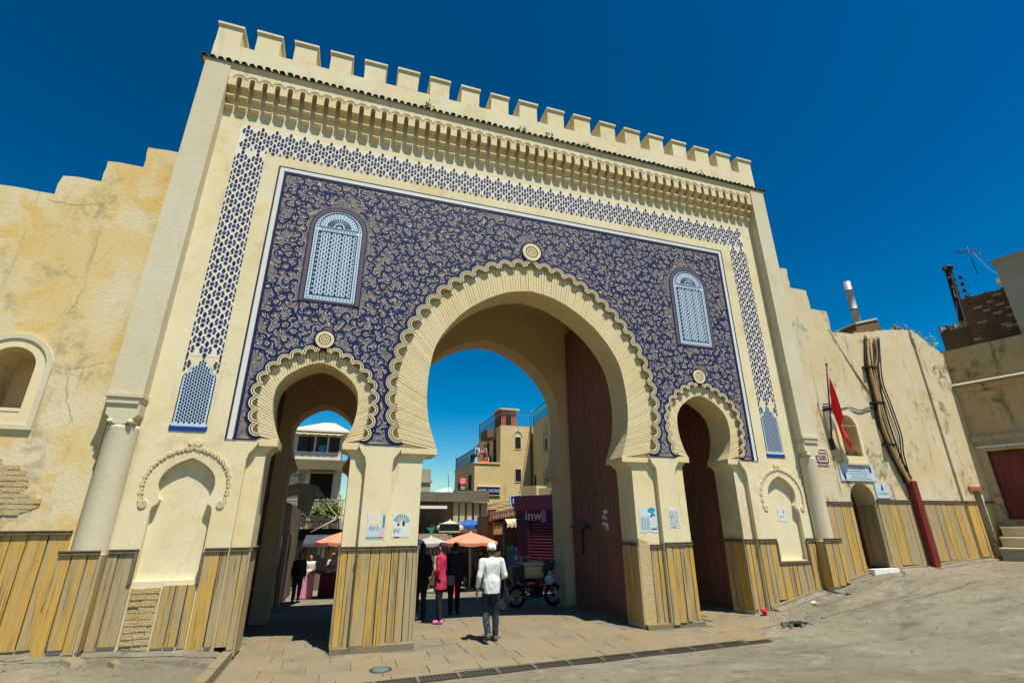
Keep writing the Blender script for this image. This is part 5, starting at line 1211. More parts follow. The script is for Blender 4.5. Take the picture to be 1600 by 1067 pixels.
mb.box((-7.3, 20.1, 3.45), (-3.9, 20.18, 3.52)); mb.build('balustrade', GRY, cf)
MB().box((-6.1, 20.0, 1.98), (-3.9, 20.09, 2.33)).build('sign_board', GRY, cf); MB().box((-7.5, 20.22, -.9), (-3.9, 20.299, 1.95)).build('dark_shopfront', DKB, cf)
MB.build = _build
text('RESTAURANT', .29, flat('yellow_letters', (.62, .38, .02), .6), cf, 'lettering', (-5.15 + 5.5, -.012, 2.15 - hz), (pi / 2, 0, 0), sx=.82)
for k, (x, s, lab) in enumerate(((-5.25, 1.3, 'bushy bright green balcony plant in the middle of the cafe rail'), (-4.45, 1.5, 'bright green balcony plant at the right end of the cafe rail'), (-6.3, .8, 'sparser potted plant at the left end of the cafe rail'))):
    clump(lab, (x, 19.95, 2.55), .42, .2, s, 90, 'plant', 'balcony plants', 'potted_plant', (.12, .26), .1)
lc = thing('shop_canopy', 'sagging grey shop canopy on the left side of the passage street', 'canopy', (-6.0, 8, 2.6))
P = [(-.9, 0, .4), (.5, .2, .9), (.9, .3, .85), (1.15, .4, .78), (-.9, 3, .4), (.7, 3, .7), (1.2, 3, .6), (1.4, 3.2, .4)]
MB().add(P, [(0, 1, 5, 4), (1, 2, 6, 5), (2, 3, 7, 6)]).add([(.5, .2, .9), (.55, .22, .1), (.95, .3, -.2), (1.15, .4, .78), (.9, .3, .85)], [(0, 1, 2, 3, 4)]).build('canvas', GRY, lc)
MB().tube([(.3, .1, 1.1), (.6, .1, 1.22), (.6, .1, .9)], .05, 6).build('pipe', WPT, lc); MB().tube([(1.1, .3, .5), (1.9, 2.0, -.2), (1.95, 2.0, -.6)], .03, 5).build('strut', PLW, lc); MB().tube([(1.9, 2.0, -.2), (1.0, 1.6, -.7)], .025, 5).build('strut', GRY, lc)
la = thing('stall_shed', 'dark wooden shop fronts lining the left side behind the small arch', 'shop', (-6.4, 9, -.5))
MB().box((-1.5, -1.5, -.3), (.55, 7, 3.4)).build('body', RAILM, la)
for k in range(5): MB().box((.551, -1.2 + 1.2 * k, .0), (.62, -.35 + 1.2 * k, 2.3)).build('hanging_goods', (BLK, RAILM, GRY, BLK, RAILM)[k], la)

# parasols
def parasol(name, label, loc, rad, ztop, drop, mat, pole=WPT, n=8, val=.12, group='market parasols'):
    t = thing(name, label, 'parasol', (loc[0], loc[1], g(loc[0], loc[1])), 0, group); z = ztop - g(loc[0], loc[1])
    P = [(0, 0, z)]; fs = []; m = n * 3
    for i in range(m):
        a = 2 * pi * i / m + .2; sg_ = 1 - .05 * (i % 3 != 0); P += [(rad * .5 * math.cos(a), rad * .5 * math.sin(a), z - drop * .42 - .02 * (i % 3 != 0)), (rad * sg_ * math.cos(a), rad * sg_ * math.sin(a), z - drop - .03 * (i % 3 != 0)), (rad * sg_ * 1.0 * math.cos(a), rad * sg_ * 1.0 * math.sin(a), z - drop - val - .05 * (i % 3 != 0))]
    for i in range(m):
        a, b = 1 + 3 * i, 1 + 3 * ((i + 1) % m); fs += [(0, a, b), (a, a + 1, b + 1, b), (a + 1, a + 2, b + 2, b + 1)]
    MB().add(P, fs).build('canopy', mat, t); MB().tube([(0, 0, 0), (0, 0, z + .05)], .025, 8).build('pole', pole, t); MB().lathe([(0, 0), (.25, 0), (.25, .08), (.05, .1)], (0, 0, 0), 12).build('foot', GRY, t)
    rb = MB()
    for i in range(n): a = 2 * pi * i / n + .2; rb.tube([(0, 0, z - .1), (rad * .97 * math.cos(a), rad * .97 * math.sin(a), z - drop - .03)], .010, 4)
    rb.build('ribs', IRON, t); return t
SAL = flat('salmon_canvas', (.62, .22, .13), .85)
parasol('parasol', 'large salmon parasol in the middle of the street through the main arch', (1.93, 14), 1.35, 1.80, .42, SAL)
parasol('parasol', 'grey parasol left of the large salmon one', (.12, 14.4), .85, 1.62, .26, flat('grey_canvas', (.34, .32, .28), .85))
parasol('parasol', 'salmon parasol behind the small left arch over the vendors', (-3.75, 13.2), 1.2, 1.92, .42, SAL)
parasol('parasol', 'beige parasol behind the large salmon one', (1.35, 16.2), .75, 2.36, .30, AWN)
parasol('parasol', 'blue parasol partly hidden behind the beige one', (2.6, 17.0), .9, 2.42, .28, flat('blue_canvas', (.02, .09, .35), .85))
gc = thing('green_pennant', 'small green cloth triangle hanging over the grey parasol', 'pennant', (-.49, 11, 2.02)); MB().prism([(-.17, 0), (.17, .02), (.10, -.14), (.06, -.30), (-.04, -.12)], -.01, .01).build('cloth', flat('green_cloth', (.01, .25, .16), .85), gc); MB().tube([(-.3, 0, .01), (.5, 0, .06)], .008, 4).build('cord', IRON, gc)
bs = thing('board_sign', 'dark framed board hanging above the grey parasol', 'sign', (.22, 11, 2.05)); MB().box((-.34, -.02, -.16), (.5, .02, .12)).build('board', BLK, bs); MB().box((-.36, -.03, .121), (.52, .03, .15)).build('frame', WPT, bs); MB().box((-.36, -.03, -.19), (.52, .03, -.161)).build('frame', WPT, bs)
bl = thing('blue_bag', 'blue and white plastic ball hanging beside the middle pier', 'ball', (-1.86, 4.6, 1.62)); MB().ball((0, 0, 0), (.2, .16, .13), 14).build('body', BLUE, bl); MB().ball((.02, -.06, .05), (.11, .11, .08), 10).build('patch', WPT, bl); MB().tube([(0, 0, .12), (-.05, .0, .5)], .008, 4).build('cord', IRON, bl)
bl.name = 'beach_ball'
# postcard rack
pr = thing('postcard_rack', 'white wire rack full of colourful postcards by the walking man', 'postcard rack', (1.72, 7, g(1.7, 7)))
MB().tube([(0, 0, 0), (0, 0, 1.75)], .02, 6).build('post', WPT, pr)
for a in (0, 2.1, 4.2): MB().tube([(0, 0, .12), (.32 * math.cos(a), .32 * math.sin(a), 0)], .018, 5).build('foot', WPT, pr)
CC = [flat('card_%s' % n, c, .5) for n, c in (('blue', (.05, .18, .4)), ('white', (.55, .55, .5)), ('ochre', (.4, .24, .08)), ('teal', (.04, .25, .28)), ('red', (.4, .06, .04)), ('grey', (.25, .25, .27)))]
MB().box((-.20, .01, .72), (.20, .03, 1.72)).build('back_frame', IRON, pr)
for r_ in range(7):
    for c_ in range(3): MB().hexa([(-.19 + .13 * c_, -.05, .73 + .14 * r_), (-.07 + .13 * c_, -.05, .73 + .14 * r_), (-.07 + .13 * c_, -.045, .73 + .14 * r_), (-.19 + .13 * c_, -.045, .73 + .14 * r_), (-.19 + .13 * c_, -.005, .86 + .14 * r_), (-.07 + .13 * c_, -.005, .86 + .14 * r_), (-.07 + .13 * c_, .0, .86 + .14 * r_), (-.19 + .13 * c_, .0, .86 + .14 * r_)]).build('postcard', R.choice(CC), pr)
MB().tube([(.45, .3, .2), (.45, .3, 1.35), (.75, .3, 1.35)], .02, 5).build('side_post', WPT, pr)
bx = thing('stone_block', 'pale block on the ground behind the postcard rack', 'block', (1.9, 8.0, g(1.9, 8))); MB().hexa([(-.45, -.2, 0), (.5, -.2, 0), (.5, .3, 0), (-.45, .3, 0), (-.42, -.18, .32), (.46, -.18, .28), (.46, .28, .28), (-.42, .28, .32)]).build('block', HOT, bx); MB().box((-.5, -.22, .321), (.52, .32, .35)).build('lid', PLW, bx)
# vendor tables behind the left arch
def table(label, x, y, w_, d_, h_, mat, extra=None):
    t = thing('vendor_table', label, 'table', (x, y, g(x, y))); mb = MB(); n = 14
    P = []; 
    for i in range(4 * n):
        s, k = divmod(i, n); u = k / n; c = ((-1, -1), (1, -1), (1, 1), (-1, 1)); a, b = c[s], c[(s + 1) % 4]; px_, py_ = (a[0] + (b[0] - a[0]) * u) * w_ / 2, (a[1] + (b[1] - a[1]) * u) * d_ / 2
        f = 1 + .05 * math.sin(k * 2.3 + s); P += [(px_, py_, h_), (px_ * f, py_ * f, .04)]
    m = 4 * n; mb.add(P, [(2 * i, 2 * ((i + 1) % m), 2 * ((i + 1) % m) + 1, 2 * i + 1) for i in range(m)] + [tuple(2 * i for i in range(m))]).build('cloth', mat, t)
    for i in range(9): a = R.uniform(-.4, .4) * w_; b = R.uniform(-.4, .4) * d_; MB().ball((a, b, h_ + .03), (R.uniform(.04, .09), R.uniform(.04, .09), R.uniform(.03, .06)), 7).build('goods', R.choice(extra or CC), t)
    return t
PNK = flat('pink_cloth', (.55, .22, .30), .85); CRM = flat('crimson_cloth', (.45, .03, .06), .85)
t = table('small vendor table under a pink cloth with red goods', -5.15, 13.7, .62, .6, .95, PNK, [CRM, PNK, CRM])
table('vendor table under a dark maroon cloth at the right', -4.1, 13.9, 1.0, .7, .92, flat('maroon_cloth', (.07, .012, .02), .85), [CRM, PNK, WPT])
rb_ = thing('red_bag', 'red bag standing in the sun beside the salmon parasol pole', 'bag', (.86, 12, g(.9, 12))); MB().hexa([(-.16, -.1, 0), (.16, -.1, 0), (.16, .1, 0), (-.16, .1, 0), (-.10, -.07, .42), (.10, -.07, .42), (.10, .07, .42), (-.10, .07, .42)]).build('body', REDC, rb_); MB().tube([(-.06, 0, .42), (-.04, 0, .56), (.04, 0, .56), (.06, 0, .42)], .012, 5).build('handle', REDC, rb_)
cl_ = thing('clothes_rail', 'dark clothes rail with hanging garments under the salmon parasol', 'clothes rail', (1.5, 15.2, g(1.5, 15))); 
for s in (-1, 1): MB().tube([(s * .9, 0, 0), (s * .9, 0, 1.8)], .02, 5).build('post', BLUE, cl_)
MB().tube([(-.9, 0, 1.8), (.9, 0, 1.8)], .02, 5).build('bar', IRON, cl_)
for k in range(9): MB().hexa([(-.85 + .19 * k, -.14, .5), (-.70 + .19 * k, -.14, .5), (-.70 + .19 * k, .14, .5), (-.85 + .19 * k, .14, .5), (-.81 + .19 * k, -.08, 1.72), (-.75 + .19 * k, -.08, 1.72), (-.75 + .19 * k, .08, 1.72), (-.81 + .19 * k, .08, 1.72)]).build('garment', (BLK, MAROP, BLUE, BLK, RAILM, BLK, MAROP, BLK, GRY)[k], cl_)
# motorcycle with cargo boxes
mc = thing('motorcycle', 'dark delivery motorcycle loaded with boxes parked in the shade by the rear pier', 'motorcycle', (1.70, 4.75, g(1.7, 4.75)), math.radians(8))
for x in (-.62, .62):
    wmb = MB(); n = 22
    o = wmb.tube([(x + .27 * math.cos(2 * pi * i / n), 0, .30 + .27 * math.sin(2 * pi * i / n)) for i in range(n)], .045, 7, 0, True).build('wheel', RUBB, mc)
    r2 = MB().tube([(x + .215 * math.cos(2 * pi * i / n), 0, .30 + .215 * math.sin(2 * pi * i / n)) for i in range(n)], .014, 5, 0, True)
    for i in range(10): a = pi * i / 5; r2.tube([(x, 0, .30), (x + .21 * math.cos(a), 0, .30 + .21 * math.sin(a))], .005, 3)
    r2.ball((x, 0, .30), (.05, .06, .05), 8); r2.build('rim', IRON, o)
MB().tube([(-.62, .07, .3), (-.2, .07, .38), (.1, .07, .36)], .025, 6).build('swing_arm', IRON, mc)
MB().tube([(.62, .07, .30), (.50, .07, .62), (.40, .05, .98)], .022, 6).tube([(.62, -.07, .30), (.50, -.07, .62), (.40, -.05, .98)], .022, 6).build('fork', CHR, mc)
MB().tube([(.42, 0, .9), (.1, 0, .60), (-.25, 0, .55), (-.5, 0, .72)], .035, 7).tube([(.36, 0, .78), (.2, 0, .35), (-.1, 0, .30)], .03, 7).build('frame', BLK, mc)
MB().box((-.12, -.12, .26), (.20, .12, .55)).build('engine', IRON, mc); MB().ball((.14, 0, .72), (.22, .13, .12), 12).build('fuel_tank', MAROP, mc)
MB().hexa([(-.5, -.12, .70), (.0, -.11, .68), (.0, .11, .68), (-.5, .12, .70), (-.52, -.10, .80), (-.02, -.09, .76), (-.02, .09, .76), (-.52, .10, .80)]).build('seat', BLK, mc)
MB().tube([(.30, -.34, 1.04), (.38, -.16, 1.0), (.40, 0, .98), (.38, .16, 1.0), (.30, .34, 1.04)], .016, 6).build('handlebar', CHR, mc); MB().ball((.52, 0, .88), (.08, .09, .09), 10).build('headlight', PBL, mc)
for s in (-1, 1): MB().tube([(.36, s * .2, 1.0), (.40, s * .3, 1.2)], .008, 4).ball((.40, s * .32, 1.22), (.02, .06, .045), 8).build('mirror', CHR, mc)
MB().tube([(-.05, -.14, .30), (-.4, -.15, .28), (-.75, -.15, .36)], .035, 7).build('exhaust', CHR, mc)
MB().prism([(x, z) for x, z in ((-.92, .44), (-.62, .62), (-.35, .52), (-.35, .55), (-.62, .66), (-.95, .47))], -.07, .07).build('mudguard', BLK, mc); MB().prism([(.33, .52), (.62, .62), (.88, .46), (.90, .48), (.62, .66), (.33, .55)], -.06, .06).build('mudguard', BLK, mc)
cx_ = thing('cargo_box', 'open grey cargo box strapped on the motorcycle seat', 'box', (1.56, 4.7, g(1.7, 4.75) + .80)); MB().hexa([(-.28, -.24, 0), (.28, -.24, 0), (.28, .24, 0), (-.28, .24, 0), (-.30, -.26, .36), (.30, -.26, .36), (.30, .26, .36), (-.30, .26, .36)]).build('body', GRY, cx_); MB().box((-.32, -.28, .361), (.32, .28, .40)).build('rim', PIL, cx_); MB().box((-.24, -.262, .08), (.24, -.255, .30)).build('side_panel', HOT, cx_)
sk = thing('sack', 'dark sack piled over the motorcycle front', 'sack', (2.16, 4.9, g(2.1, 4.9) + .95)); MB().ball((0, 0, .12), (.26, .2, .18), 10).ball((.14, .02, .2), (.16, .14, .14), 9).build('body', flat('green_sack', (.05, .07, .05), .9), sk)
b2 = thing('cargo_box', 'black box on the rear carrier of the motorcycle', 'box', (1.10, 4.66, g(1.1, 4.7) + .74)); MB().box((-.20, -.2, 0), (.18, .2, .34)).build('body', BLK, b2); MB().box((-.21, -.21, .341), (.19, .21, .38)).build('lid', BLK, b2)
bg_ = thing('plastic_bag', 'pale plastic bag hanging on the motorcycle handlebar', 'bag', (2.12, 4.62, g(2.1, 4.6) + .62)); MB().ball((0, 0, .1), (.17, .1, .15), 10).build('body', PBL, bg_); MB().tube([(-.05, 0, .22), (0, .05, .36), (.05, 0, .22)], .01, 5).build('handle', PBL, bg_)

# stalls crowding the street
GD = CC + [CRM, PNK, AWN, SAL, RUST]
def stall(label, x0, x1, y, depth, canopy, nz=4):
    t = thing('market_stall', label, 'stall', ((x0 + x1) / 2, y, g((x0 + x1) / 2, y))); w2 = (x1 - x0) / 2
    for sx in (-1, 1):
        for yy_ in (0, depth): MB().tube([(sx * w2, yy_, 0), (sx * w2, yy_, 2.35)], .03, 5).build('post', RAILM, t)
    MB().hexa([(-w2 - .1, -.45, 2.12), (w2 + .1, -.45, 2.12), (w2 + .1, depth, 2.5), (-w2 - .1, depth, 2.5), (-w2 - .1, -.45, 2.15), (w2 + .1, -.45, 2.15), (w2 + .1, depth, 2.53), (-w2 - .1, depth, 2.53)]).build('canopy', canopy, t)
    P = []; n = 16
    for i in range(n + 1): x = -w2 - .1 + (2 * w2 + .2) * i / n; P += [(x, -.46, 2.15), (x, -.48, 1.98 + .05 * (i % 2))]
    MB().add(P, [(2 * i, 2 * i + 2, 2 * i + 3, 2 * i + 1) for i in range(n)]).build('valance', canopy, t)
    MB().box((-w2, 0, 0), (w2, depth * .6, .78)).build('counter', RAILM, t)
    x = -w2 + .08
    while x < w2 - .1:
        q = R.uniform(.07, .14); MB().ball((x, R.uniform(.08, depth * .4), .78 + q * .5), (q * .6, q * .6, q * .6), 7).build('goods', R.choice(GD), t); x += q * 1.2
    x = -w2 + .1
    while x < w2 - .1:
        q = R.uniform(.12, .22); h_ = R.uniform(.35, .9); MB().hexa([(x, .02, 2.1 - h_), (x + q, .02, 2.1 - h_), (x + q, .06, 2.1 - h_), (x, .06, 2.1 - h_), (x + .02, .02, 2.1), (x + q - .02, .02, 2.1), (x + q - .02, .06, 2.1), (x + .02, .06, 2.1)]).build('hanging_goods', R.choice(GD), t); x += q + .04
    return t
stall('stall with hanging goods under a brown canopy behind the beige parasol', .0, 1.9, 18.0, 1.4, RAILM)
stall('stall under a grey canopy at the left end of the shop row', -1.6, -.15, 17.2, 1.4, GRY)
stall('stall under a rust canopy in front of the hotel foot', 2.4, 4.1, 16.6, 1.2, flat('rust_canvas', (.24, .08, .04), .85))
stall('stall of colourful goods against the cafe front', -5.6, -4.0, 18.2, 1.3, flat('dark_canvas', (.05, .05, .06), .85))
# ------------------------------------------------------------------ people
def cap_blob(mb, a, b, ra, rb, fl=1.0, n=12):
    """tapered limb with rounded ends, flattened front to back by fl"""
    a, b = Vector(a), Vector(b); t = (b - a); L = t.length
    if L < 1e-6: t = Vector((0, 0, 1))
    t.normalize(); u = Vector((1, 0, 0)) - t * t.x
    if u.length < .2: u = Vector((0, 1, 0)) - t * t.y
    u.normalize(); v = t.cross(u); rings = []
    for k in range(5): th = -pi / 2 + pi / 2 * (k + .5) / 5; rings.append((a + t * ra * math.sin(th), ra * math.cos(th)))
    for k in range(6): q = k / 5; rings.append((a.lerp(b, q), ra + (rb - ra) * q))
    for k in range(5): th = pi / 2 * (k + .5) / 5; rings.append((b + t * rb * math.sin(th), rb * math.cos(th)))
    vs_ = []
    for c, r in rings:
        for j in range(n): p = (u * math.cos(2 * pi * j / n) + v * math.sin(2 * pi * j / n)) * r; vs_.append(c + Vector((p.x, p.y * fl, p.z)))
    m = len(rings); fs = [(i * n + j, i * n + (j + 1) % n, (i + 1) * n + (j + 1) % n, (i + 1) * n + j) for i in range(m - 1) for j in range(n)]
    mb.add(vs_, fs + [tuple(range(n))[::-1], tuple((m - 1) * n + j for j in range(n))])
def skin(mb, name, mat, parent, vox, smooth=4, fold=0):
    """fuse the overlapping limbs into one continuous surface"""
    me = D.meshes.new(name); me.from_pydata([tuple(v) for v in mb.v], [], mb.f)
    o = D.objects.new(name, me); col.objects.link(o)
    m = o.modifiers.new('fuse', 'REMESH'); m.mode = 'VOXEL'; m.voxel_size = vox
    s = o.modifiers.new('smooth', 'SMOOTH'); s.factor = .5; s.iterations = smooth
    bpy.context.view_layer.update()
    m2 = D.meshes.new_from_object(o.evaluated_get(bpy.context.evaluated_depsgraph_get())); D.objects.remove(o)
    if fold:
        co = [v.co.copy() for v in m2.vertices]; nr = [v.normal.copy() for v in m2.vertices]; sd = R.uniform(0, 50)
        for v, c, n_ in zip(m2.vertices, co, nr):
            f = noise.noise((c.x * 9 + sd, c.y * 9, c.z * 5 - abs(c.x) * 9)) + .5 * noise.noise((c.x * 22, c.y * 22 + sd, c.z * 11))
            v.co = c + n_ * fold * f
    m2.materials.clear(); m2.materials.append(mat); m2.polygons.foreach_set('use_smooth', [True] * len(m2.polygons)); m2.name = name
    return link(name, m2, parent)
def hand(mb, wrist, d, side, palm_n, vox):
    """palm, four unequal curled fingers and a thumb; d = direction of the hand, side = thumb side"""
    d = Vector(d).normalized(); s = Vector(side); s = (s - d * s.dot(d)).normalized(); nrm = Vector(palm_n); nrm = (nrm - d * nrm.dot(d)).normalized(); w_ = Vector(wrist)
    cap_blob(mb, w_ + d * .02, w_ + d * .075, .030, .034)
    cap_blob(mb, w_ + d * .05 + s * .018, w_ + d * .085 + s * .024, .020, .018); cap_blob(mb, w_ + d * .05 - s * .018, w_ + d * .08 - s * .024, .020, .018)
    for k, (o, L) in enumerate(((.031, .068), (.011, .078), (-.010, .072), (-.029, .056))):
        p = w_ + d * (.092 - .004 * abs(k - 1)) + s * o; q = p + d * L * .5 + nrm * .010; e = q + d * L * .42 + nrm * .026
        cap_blob(mb, p - d * .02, q, .0095, .009, 1, 8); cap_blob(mb, q, e, .009, .0075, 1, 8)
    p = w_ + d * .035 + s * .028; q = p + d * .035 + s * .022 + nrm * .01; e = q + d * .03 + nrm * .014; cap_blob(mb, p, q, .013, .011, 1, 8); cap_blob(mb, q, e, .011, .009, 1, 8)
def person(label, loc, rz, H=1.72, shirt=None, trousers=None, shoes=None, hair=HAIR, hips=(0, 0), legs=None, arms=None, vox=.013, long_hair=False, cap=None, dress=0., lean=0., sleeve=1.0, skirt=None, seated=False, headturn=0., hem=.80, group=None, bulk=1.):
    """a figure facing +y before rotation; legs/arms = joint lists per side (-1 left, +1 right)"""
    t = thing('person', label, 'person', loc, rz, group); k = H / 1.75; V = lambda x, y, z: Vector((x * k, y * k, z * k))
    hipz = .93; legs = legs or {s: [(s * .09, 0, hipz - .02), (s * .095, .02, .50), (s * .10, -.01, .09), (s * .105, .12, .035)] for s in (-1, 1)}
    dz = 0
    sh = lambda s: (s * .185 * bulk, lean * .45, 1.43); arms = arms or {s: [sh(s), (s * .235 * bulk, lean * .2 - .02, 1.14), (s * .24 * bulk, lean * .1 + .05, .90)] for s in (-1, 1)}
    hip = legs[1][0][2] - hipz + .02
    def Z(p): return V(p[0], p[1], p[2] + (hip if p[2] > .98 or seated else 0))
    def up(p): return V(p[0], p[1], p[2] + hip)
    b = MB()
    P = up((0, 0, .97)); W = up((0, lean * .15, 1.14)); C = up((0, lean * .38, 1.36)); N = up((0, lean * .5, 1.50)); Hd = up((0, lean * .55 + .015, 1.635))
    for q, e, r0, r1 in ((P, W, .125, .115), (W, C, .115, .135)):
        for o in (-.055, 0, .055): cap_blob(b, q + V(o * bulk, 0, 0), e + V(o * 1.15 * bulk, 0, 0), r0 * k * .86, r1 * k * .86, .78)
    cap_blob(b, C, N, .075 * k, .056 * k); cap_blob(b, N, N.lerp(Hd, .6), .055 * k, .055 * k)
    b.ball(Hd + V(0, -.008, .030), (.078 * k, .098 * k, .108 * k), 16); cap_blob(b, Hd + V(0, .035, -.04), Hd + V(0, .05, -.07), .058 * k, .036 * k)
    ft = Hd + V(0, .095, .0); cap_blob(b, Hd + V(0, .085, .025), Hd + V(0, .108, -.012), .010 * k, .016 * k, 1, 8)
    for s in (-1, 1): b.ball(Hd + V(s * .082, -.005, .0), (.012 * k, .022 * k, .032 * k), 8)
    for s in (-1, 1):
        L = [V(*p) for p in legs[s]]; A = [up(p) for p in arms[s]]
        cap_blob(b, L[0] + V(0, 0, .02), L[1], .088 * k, .058 * k); cap_blob(b, L[1], L[2], .056 * k, .040 * k); cap_blob(b, L[2] + V(0, -.015, -.02), L[3], .042 * k, .032 * k, 1)
        cap_blob(b, A[0], A[1], .052 * k, .042 * k); cap_blob(b, A[1], A[2], .040 * k, .028 * k)
        d = A[2] - A[1]; hand(b, A[2], d, (0, 1, .2) if abs(d.normalized().y) < .8 else (0, 0, 1), (-s, 0, 0), vox)
    for o in t.children: pass
    body = skin(b, 'body', SKIN, t, min(vox, .009), 3)
    if shirt:
        m = MB(); hz_ = hem
        lowp = up((0, lean * .05, hz_ + .16)) if not seated else up((0, 0, .96))
        for o in (-.06, 0, .06):
            cap_blob(m, lowp + V(o * bulk, 0, 0), W + V(o * bulk, 0, 0), .125 * k, .118 * k, .86); cap_blob(m, W + V(o * bulk, 0, 0), C + V(o * 1.15 * bulk, 0, 0), .120 * k, .136 * k, .80)
        cap_blob(m, C + V(0, 0, .05), N + V(0, 0, -.03), .098 * k, .072 * k)
        if not seated:
            q0 = up((0, lean * .05, hz_)); rw = lambda w_: (.190 * k * bulk + w_, .142 * k + w_ * .6)
            rgs = [(0, rw(.012)), (.10, rw(.008)), (.22, rw(0)), (.34, (.16 * k * bulk, .105 * k))]; nn_ = 24
            pv = [q0 + Vector((a_ * math.cos(2 * pi * i / nn_), b_ * math.sin(2 * pi * i / nn_), z_ * k)) for z_, (a_, b_) in rgs for i in range(nn_)]
            m.add(pv, [(r_ * nn_ + i, r_ * nn_ + (i + 1) % nn_, (r_ + 1) * nn_ + (i + 1) % nn_, (r_ + 1) * nn_ + i) for r_ in range(3) for i in range(nn_)] + [tuple(range(nn_))[::-1], tuple(3 * nn_ + i for i in range(nn_))])
        for s in (-1, 1):
            A = [up(p) for p in arms[s]]; cap_blob(m, C.lerp(A[0], .6) + V(0, 0, .02), A[0], .072 * k, .068 * k)
            if sleeve >= .3: cap_blob(m, A[0], A[0].lerp(A[1], min(1, sleeve * 2)), .067 * k, .058 * k)
            if sleeve > .5: cap_blob(m, A[1], A[1].lerp(A[2], (sleeve - .5) * 2 * .88), .057 * k, .047 * k)
        so = skin(m, 'shirt', shirt, t, vox, 3, .012)
    if trousers:
        m = MB()
        for s in (-1, 1):
            L = [V(*p) for p in legs[s]]; cap_blob(m, P + V(s * .06, 0, -.02), L[0], .112 * k, .108 * k, .9); cap_blob(m, L[0], L[1], .105 * k, .076 * k); cap_blob(m, L[1], L[2] + (L[1] - L[2]) * .06, .075 * k, .060 * k)
        if skirt: cap_blob(m, P, V(0, 0, skirt), .15 * k, .17 * k)
        skin(m, 'trousers', trousers, t, vox, 3, .012)
    if shoes:
        for s in (-1, 1):
            m = MB(); L = [V(*p) for p in legs[s]]; heel = L[2] + V(0, -.03, -.045); cap_blob(m, heel, L[3] + V(0, .01, .0), .046 * k, .042 * k); cap_blob(m, L[2], heel, .052 * k, .048 * k); skin(m, 'shoe', shoes, t, .012, 2)
    if hair:
        m = MB(); m.ball(Hd + V(0, -.022, .048), (.086 * k, .098 * k, .102 * k), 14)
        if long_hair: cap_blob(m, Hd + V(0, -.06, .02), Hd + V(0, -.085, -.22), .075 * k, .055 * k)
        else: cap_blob(m, Hd + V(0, -.055, .02), Hd + V(0, -.055, -.045), .07 * k, .055 * k)
        skin(m, 'hair', hair, t, .012, 2)
    for s in (-1, 1): MB().ball(Hd + V(s * .030, .084, .025), (.012 * k, .008 * k, .009 * k), 8).build('eye', DKB, t)
    MB().ball(Hd + V(0, .086, -.045), (.024 * k, .010 * k, .007 * k), 8).build('mouth', flat('lips', (.30, .08, .06), .6) if 'lips' not in D.materials else D.materials['lips'], t)
    return t, (Hd, k, up, V)
def cloth_mat(name, a, b2, s=22, bs=.5):
    m, n, l, b = nodes(name); v = posn(n, l, (1, 1, .45)); c = mix(n, l, ramp(n, l, noi(n, l, v, s, 5, .6, .8), .4, .65), a, b2)
    l.new(c, b.inputs['Base Color']); b.inputs['Roughness'].default_value = .9; b.inputs['Specular IOR Level'].default_value = .1; bump(n, l, b, noi(n, l, v, s * .7, 4, .55, 1.2), bs, .04); return m
SHW = cloth_mat('white_shirt_cloth', (.55, .57, .50), (.57, .59, .52), 16, .35); JEAN = cloth_mat('washed_jeans', (.014, .020, .026), (.040, .058, .070), 9, .4); BLKC = cloth_mat('black_cloth', (.014, .014, .016), (.028, .027, .03)); PKT = cloth_mat('pink_top', (.42, .025, .06), (.47, .04, .085)); PKS = flat('pink_shoes', (.70, .18, .36), .6); DSH = flat('dark_shoes', (.03, .028, .025), .6)
SHOE = flat('brown_grey_shoes', (.10, .085, .06), .7)
# the walking man
man, (Hd, k, up, V) = person('man in a white shirt, jeans and white cap walking away through the main arch', (-1.0, .02, g(-1, 0) + .016), 0, 1.72, SHW, JEAN, SHOE, None,
    legs={1: [(.10, .0, .92), (.105, .05, .49), (.105, .03, .09), (.115, .16, .040)], -1: [(-.09, .0, .92), (-.10, .06, .49), (-.115, -.20, .17), (-.12, -.13, .065)]},
    arms={-1: [(-.20, -.01, 1.43), (-.265, -.06, 1.15), (-.285, .01, .90)], 1: [(.20, -.01, 1.43), (.275, -.04, 1.16), (.235, .20, 1.08)]}, vox=.009, hem=.84, sleeve=.88, bulk=.98)
m = MB(); m.lathe([(.0, .135), (.035, .132), (.07, .11), (.092, .06), (.096, .01), (.092, .0)], tuple(Hd + V(0, -.01, .018)), 22)
mc_ = m.build('cap', WPT, man); MB().hexa([tuple(Hd + V(*p)) for p in ((-.065, .075, .018), (.065, .075, .018), (.05, .17, .0), (-.05, .17, .0), (-.065, .075, .026), (.065, .075, .026), (.05, .17, .008), (-.05, .17, .008))]).build('peak', WPT, mc_)
MB().arcband((Hd.x, Hd.z + .03), .0, .026, 0, pi, Hd.y - .105, Hd.y - .09, 8).build('gap', HAIR, mc_)
m = MB(); m.ball(Hd + V(0, -.035, -.012), (.078 * k, .070 * k, .06 * k), 12); m.build('hair', HAIR, man)
for s in (-1, 1): # shirt tail and placket folds
    pass
jk = thing('jacket', 'dark jacket carried over the right forearm of the walking man', 'jacket', (-1.0 + .235, .17, g(-1, 0) + .55))
P = []; nu, nv = 10, 12; m = MB()
for j in range(nv + 1):
    for i in range(nu + 1):
        u, v_ = i / nu, j / nv; P.append((-.10 + .20 * u + .03 * math.sin(6 * v_ + 3 * u) + .05 * v_, -.07 - .02 * math.sin(8 * u) - .02 * v_ , .58 - .62 * v_ * (.85 + .15 * math.sin(3 * u + .6))))
m.add(P, [(j * (nu + 1) + i, j * (nu + 1) + i + 1, (j + 1) * (nu + 1) + i + 1, (j + 1) * (nu + 1) + i) for j in range(nv) for i in range(nu)], 0, True); o = m.build('cloth', BLKC, jk); sm = o.modifiers.new('solid', 'SOLIDIFY'); sm.thickness = .035
